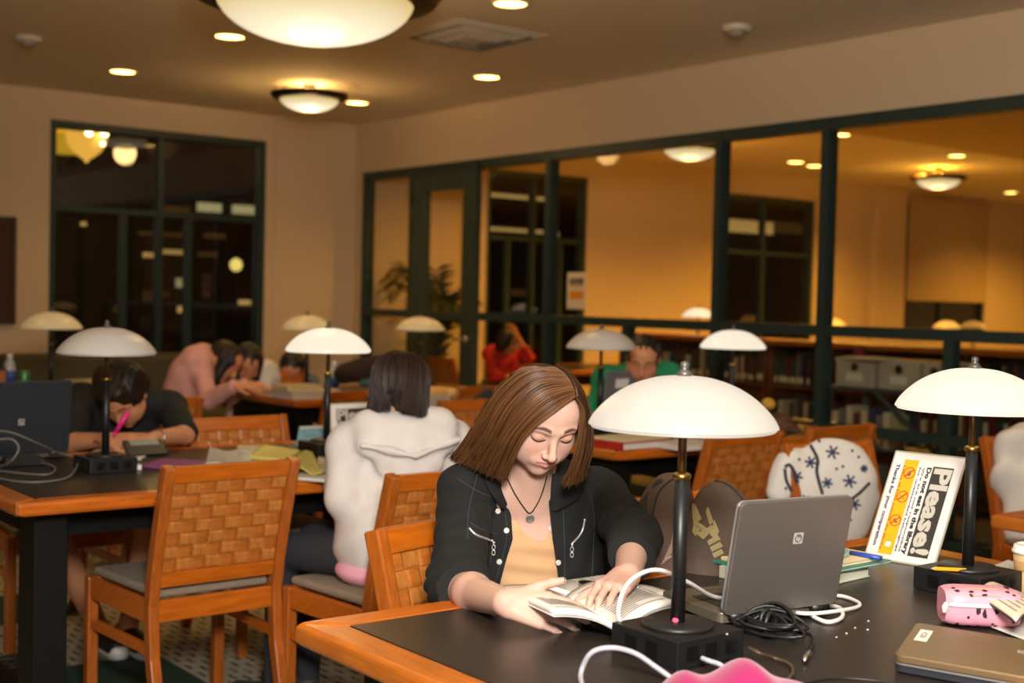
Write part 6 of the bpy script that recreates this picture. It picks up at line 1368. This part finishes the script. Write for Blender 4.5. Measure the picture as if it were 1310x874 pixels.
p = at_z(374, 512, TZ); book('book', 'thick white book at the corner of the far table', 'book', (p[0], p[1]), (1, .05, 0), .34, .24, .045, TZ, mat('white_cover', 'D8CEC6', .6), paper); book('book', 'smaller cream book on top of the thick white book', 'book', (p[0]-.01, p[1]+.04), (1, .1, 0), .25, .17, .032, TZ+.0452, mat('dark_red_spine', 'C9B98E', .6), cream)
def bottle(lb, px, py, z, sc=1.0):
    p = at_z(px, py, z); t = thing('water_bottle', lb, 'bottle', (p[0], p[1], z)); pl = mat('clear_plastic', 'D6DADA', .15, alpha=.55)
    MB().lathe([(.029*sc, 0), (.032*sc, .006), (.032*sc, .13*sc), (.026*sc, .155*sc), (.014*sc, .178*sc), (.0135*sc, .19*sc), (0, .19*sc)], 20).build('bottle', pl, t, True); MB().lathe([(.0326*sc, .05*sc), (.0326*sc, .115*sc)], 20).build('label', mat('blue_label', '34509A', .5), t, True); MB().lathe([(.015*sc, .185*sc), (.015*sc, .205*sc), (0, .205*sc)], 16).build('cap', white_pl, t, True)
bottle('water bottle with blue label on the far table behind the lit lamp', 427, 506, TZ, 1.0); bottle('water bottle with white cap and blue label at the far left', 12, 500, TZ, 1.05)
p = at_z(31, 500, TZ); t = thing('drink_can', 'green and white drink can beside the bottle at the far left', 'can', (p[0], p[1], TZ)); MB().lathe([(.026, 0), (.033, .008), (.033, .105), (.027, .118), (.026, .120), (0, .117)], 20).build('body', mat('green_can', '4E8A52', .3, .4), t, True); MB().lathe([(.0334, .03), (.0334, .055)], 20).build('band', white_pl, t, True)
p = at_z(1, 500, TZ); t = thing('carton', 'orange juice carton cut by the left edge', 'carton', (p[0], p[1], TZ)); MB().box((0, 0, .06), (.07, .07, .12)).build('body', mat('orange_carton', 'B5651E', .5), t, bevel=.003); MB().prism([(-.035, 0), (.035, 0), (0, .03)], -.035, .035, lambda q: Vector((q[0], q[2], q[1]+.12))).build('gable', mat('dark_gable', '2A2420', .5), t)
p = at_z(72, 505, TZ); t = thing('red_pouch', 'small red pouch on the far left table', 'pouch', (p[0], p[1], TZ)); S = Solid(); S.ell(np.array([p[0], p[1], TZ+.03]), (.07, .045, .035), .02); S.half((0, 0, TZ+.001), (0, 0, -1)); S.build('cloth', mat('red_cloth', 'A3201C', .8), .005, t)
for k, (lb, px, py, w, zz) in enumerate((('paper stack behind the left lamp, lower one', 100, 484, .46, 0), ('pale folder lying across the paper stack behind the left lamp', 128, 477, .30, .0605))):
    p = at_y(px-20, 490, 7.30); book('paper_stack', lb, 'paper', (p[0]+.04*k, p[1]), (1, .1+.2*k, 0), w, .25, .06 if k == 0 else .02, TZ+zz, mat('dull_paper', 'A89878', .8), cream)
# coil of cable on the floor, left bottom
p = at_z(18, 868, .0); t = thing('cable_coil', 'black cable coil on the carpet in the lower left corner', 'cable', (p[0], p[1], 0))
for k in range(4): MB().tube([(.12*math.cos(a)*(1+.08*k), .10*math.sin(a)+.02*k, .008+.009*k+.004*math.sin(2*a)) for a in np.linspace(0, 2*PI, 26)[:-1]], .006, 7, closed=True).build('loop', black_metal, t, True)
# low sofa under the back window
p = at_y(250, 456, 9.75); t = thing('sofa', 'dim olive sofa standing under the back window', 'sofa', (p[0]-.5, 9.75, 0)); om = mat('olive_upholstery', '4C4630', .9)
MB().box((0, .28, .55), (1.9, .22, .62)).build('backrest', om, t, bevel=.05, seg=3); MB().box((0, -.12, .33), (1.6, .62, .22)).build('seat', om, t, bevel=.05, seg=3); MB().box((0, .0, .14), (1.86, .72, .18)).build('base', om, t, bevel=.02)
for s in (-1, 1): MB().box((s*.87, -.08, .40), (.18, .74, .46)).build('armrest', om, t, bevel=.05, seg=3)
for sx in (-.8, .8):
    for sy in (-.3, .3): MB().cyl((sx, sy, 0), (sx, sy, .06), .025).build('foot', black_leg, t)
# ---------------------------------------------------------------- beyond the glass: poster, plant, bookcases, cart
p = at_x(733, 372, XW-.0); hw, hh = .105, .135; t = thing('poster', 'small white Please poster with orange band taped to the glass', 'poster', (XW+.0335, p[1], p[2]))
q = lambda x, y, z: Vector((-z-.0005, -x, y))
mb = MB(); mb.box2((-.0012, -hw, -hh), (0, hw, hh)); mb.build('sheet', mat('poster_paper', 'DCC8A8', .8), t)
mb = MB(); mb.add([q(*v, .0012) for v in ((-.078, .045), (.078, .045), (.078, .092), (-.078, .092))], [(0, 1, 2, 3)]); mb.build('headline_band', mat('poster_dark', '4A4034', .8), t)
lettering('headline', [('Please!', 0, .054, .042, 1.0, .0008, 'CENTER')], mat('poster_letters', 'A89878', .8), t, lambda v: q(v[0], v[1], .0018))
mb = MB(); mb.add([q(*v, .0012) for v in ((-.080, -.062), (.080, -.062), (.080, .0), (-.080, .0))], [(0, 1, 2, 3)]); mb.build('orange_band', mat('poster_orange', 'E08A10', .8), t)
lettering('small_print', [('Do not eat in the library', 0, .028, .014, 1.0, .0004, 'CENTER')], mat('poster_dark', '4A4034', .8), t, lambda v: q(v[0], v[1], .0018))
t = thing('potted_plant', 'dark leafy palm in a pot behind the green glass door', 'plant', (6.82, 9.90, 0)); leaf_m = mat('palm_leaf', '27381F', .6, noise=.3, nscale=20); rs = np.random.default_rng(8)
MB().lathe([(.13, 0), (.17, .30), (.185, .32), (.17, .33), (.155, .30), (0, .30)], 24).build('pot', mat('brown_pot', '4A3222', .6), t, True); MB().lathe([(.155, .29), (0, .31)], 20).build('soil', mat('soil', '241A12', .95), t)
for k in range(22):
    a = k*2.4; tilt = .10+.28*((k*7) % 10)/10; L = 1.0+.55*rs.random(); z0 = .3; st = [Vector((0, 0, z0)), Vector((math.cos(a)*L*.25*tilt, math.sin(a)*L*.25*tilt, z0+L*.55)), Vector((math.cos(a)*L*.62*tilt, math.sin(a)*L*.62*tilt, z0+L*.86)), Vector((math.cos(a)*L*1.05*tilt, math.sin(a)*L*1.05*tilt, z0+L*.80))]
    C3 = spline(st, 6); mb = MB(); mb.tube(C3, .005, 5); n = len(C3); sd = Vector((-math.sin(a), math.cos(a), 0))
    for i in range(4, n):
        for s in (-1, 1):
            tan = (C3[i]-C3[i-1]).normalized(); o = C3[i]; l = .19*(1-abs(i/n-.6)); e = o+sd*s*l+tan*l*.7+Vector((0, 0, -.04)); w = tan*.016; mid_ = o.lerp(e, .4)+Vector((0, 0, .012)); mb.add([o, mid_-w, e, mid_+w], [(0, 1, 2, 3)])
    mb.build('frond', leaf_m, t)
shelf_w = mat('bookcase_wood', '6B3A18', .5, noise=.2, nscale=8); rs = np.random.default_rng(21)
bk_cols = [('dark green', '24362A'), ('brown', '4A3020'), ('navy', '222E4A'), ('cream', 'B8A888'), ('dark red', '5A1E1A'), ('grey', '6A6660')]; bk_proto = {}
lab_m = mat('spine_label', 'D8C8A0', .7)
def shelf_book(ci, x, y, z, h, w, where):
    nm, hx = bk_cols[ci]
    if ci not in bk_proto:
        t = thing('shelved_book', 'x', 'book', (0, 0, 0)); MB().box2((.012, -.014, .002), (.15, .014, .205)).build('pages', cream, t); mb = MB(); mb.box2((0, -.0155, 0), (.155, -.014, .21)); mb.box2((0, .014, 0), (.155, .0155, .21)); mb.box2((0, -.0155, 0), (.0025, .0155, .21)); mb.build('cover', mat('cover_'+hx, hx, .6), t)
        mb = MB(); mb.box2((-.0006, -.0125, .02), (0, .0125, .06)); mb.build('spine_label', lab_m, t); bk_proto[ci] = t; o = t; o['label'] = '%s book with pale spine label shelved %s' % (nm, where); o['group'] = '%s books %s' % (nm, where)
    else: o = dup(bk_proto[ci], '%s book with pale spine label shelved %s' % (nm, where), None, None, '%s books %s' % (nm, where))
    o.location = (x, y, z); o.scale = (1, w/.031, h/.21)
for n_, (ya, yb) in enumerate(((6.62, 8.25), (4.90, 6.58), (3.15, 4.86))):
    where = ('in the bookcase behind the person in green', 'in the middle bookcase beyond the glass', 'in the bookcase behind the white boxes')[n_]
    t = thing('bookcase', ('low wooden bookcase beyond the glass behind the person in green', 'low wooden bookcase beyond the glass left of the tall mullion', 'low wooden bookcase beyond the glass behind the cart of boxes')[n_], 'bookcase', (7.6, (ya+yb)/2, 0)); hl_ = (yb-ya)/2
    for s in (-1, 1): MB().box2((0, s*hl_-.02*(s > 0), 0), (.3, s*hl_+.02*(s < 0), 1.06)).build('side_panel', shelf_w, t, bevel=.002)
    MB().box2((-.03, -hl_-.015, 1.06), (.33, hl_+.015, 1.10)).build('top', wood_y, t, bevel=.004); MB().box2((.285, -hl_+.02, .05), (.298, hl_-.02, 1.06)).build('back_panel', shelf_w, t)
    for z in (.08, .42, .76): MB().box2((.01, -hl_+.02, z-.022), (.285, hl_-.02, z)).build('shelf', shelf_w, t, bevel=.002)
    for z in (.42, .76):
        y = yb-.03
        while y > ya+.06:
            w = rs.uniform(.024, .045); h = rs.uniform(.18, .26)
            if rs.random() < .90 and not (z == .42 and n_ == 0): shelf_book(int(rs.choice(6, p=[.2, .25, .15, .15 if n_ else .3, .15, .10 if n_ else 0.0][:6]/np.sum([.2, .25, .15, .15 if n_ else .3, .15, .10 if n_ else 0.0]))), 7.63+rs.uniform(0, .02), y-w/2, z, h, w*.96, where)
            y -= w+.002*(1+8*(rs.random() < .12))
# cart with white boxes close behind the glass
cx, cy = 6.86, 4.86; t = thing('book_cart', 'grey metal cart beyond the glass carrying white boxes', 'cart', (cx, cy, 0)); cm = mat('blue_grey_metal', '3E454C', .5)
for z in (.16, .50, .86): MB().box2((-.2, -.42, z-.02), (.2, .42, z)).build('shelf', cm, t, bevel=.003)
for sx in (-.19, .19):
    for sy in (-.41, .41): MB().box2((sx-.018, sy-.018, .09), (sx+.018, sy+.018, .86)).build('post', cm, t); 
for sx in (-.17, .17):
    for sy in (-.39, .39): MB().tube([(sx+.04*math.cos(a), sy, .045+.04*math.sin(a)) for a in np.linspace(0, 2*PI, 17)[:-1]], .012, 8, closed=True).build('caster', black_metal, t, True)
MB().bar([(-.2, -.40, .50), (-.2, .05, .84)], .012, .025).build('brace', cm, t)
bxm = mat('box_cream', 'A89C86', .7)
for k, (yy, w, lb) in enumerate(((.235, .30, 'cream storage box with round handle hole on the cart, left one'), (-.09, .30, 'cream storage box with round handle hole on the cart, right one'), (-.335, .16, 'narrow cream box at the right end of the cart top'))):
    b = thing('storage_box', lb, 'box', (cx, cy+yy, .86)); MB().box((0, 0, .08), (.34, w-.01, .16)).build('body', bxm, b, bevel=.004); MB().box((0, 0, .168), (.35, w, .02)).build('lid', mat('box_lid', 'B4A890', .7), b, bevel=.004)
    MB().lathe([(.022, 0), (.022, .003), (0, .003)], 16, (0, 0, 0)).build('handle_hole', black_metal, b).matrix_local = Matrix.Translation((-.171, 0, .125)) @ Matrix.Rotation(-PI/2, 4, 'Y'); MB().box((-.172, 0, .06), (.003, w*.4, .05)).build('paper_label', mat('box_label', 'CFC6B4', .7), b)
    MB().lathe([(.03, 0), (.03, .002), (.022, .002)], 16).build('chrome_ring', chrome, b).matrix_local = Matrix.Translation((-.1712, 0, .125)) @ Matrix.Rotation(-PI/2, 4, 'Y')
book('paper_stack', 'loose cream papers on top of the white boxes', 'paper', (cx-.12, cy-.05), (.15, 1, 0), .26, .2, .015, 1.0385, cream, cream)
b = thing('tape_dispenser', 'small red box standing on the left white box', 'box', (cx-.05, cy+.30, 1.038)); MB().box((0, 0, .03), (.05, .045, .06)).build('body', mat('dark_red_box', '7A2028', .6), b, bevel=.003); MB().box((0, 0, .061), (.052, .047, .006)).build('lid', mat('dark_red_lid', '5E1820', .6), b, bevel=.002)
for k in range(14):
    z = .50 if k < 8 else .16; y = cy+.36-(k if k < 8 else k-8)*.055; ci = (3, 5, 3, 4, 3, 2, 5)[k % 7]; shelf_book(ci, cx-.19, y, z, .2+.02*(k % 3), .048, 'on the cart under the white boxes')
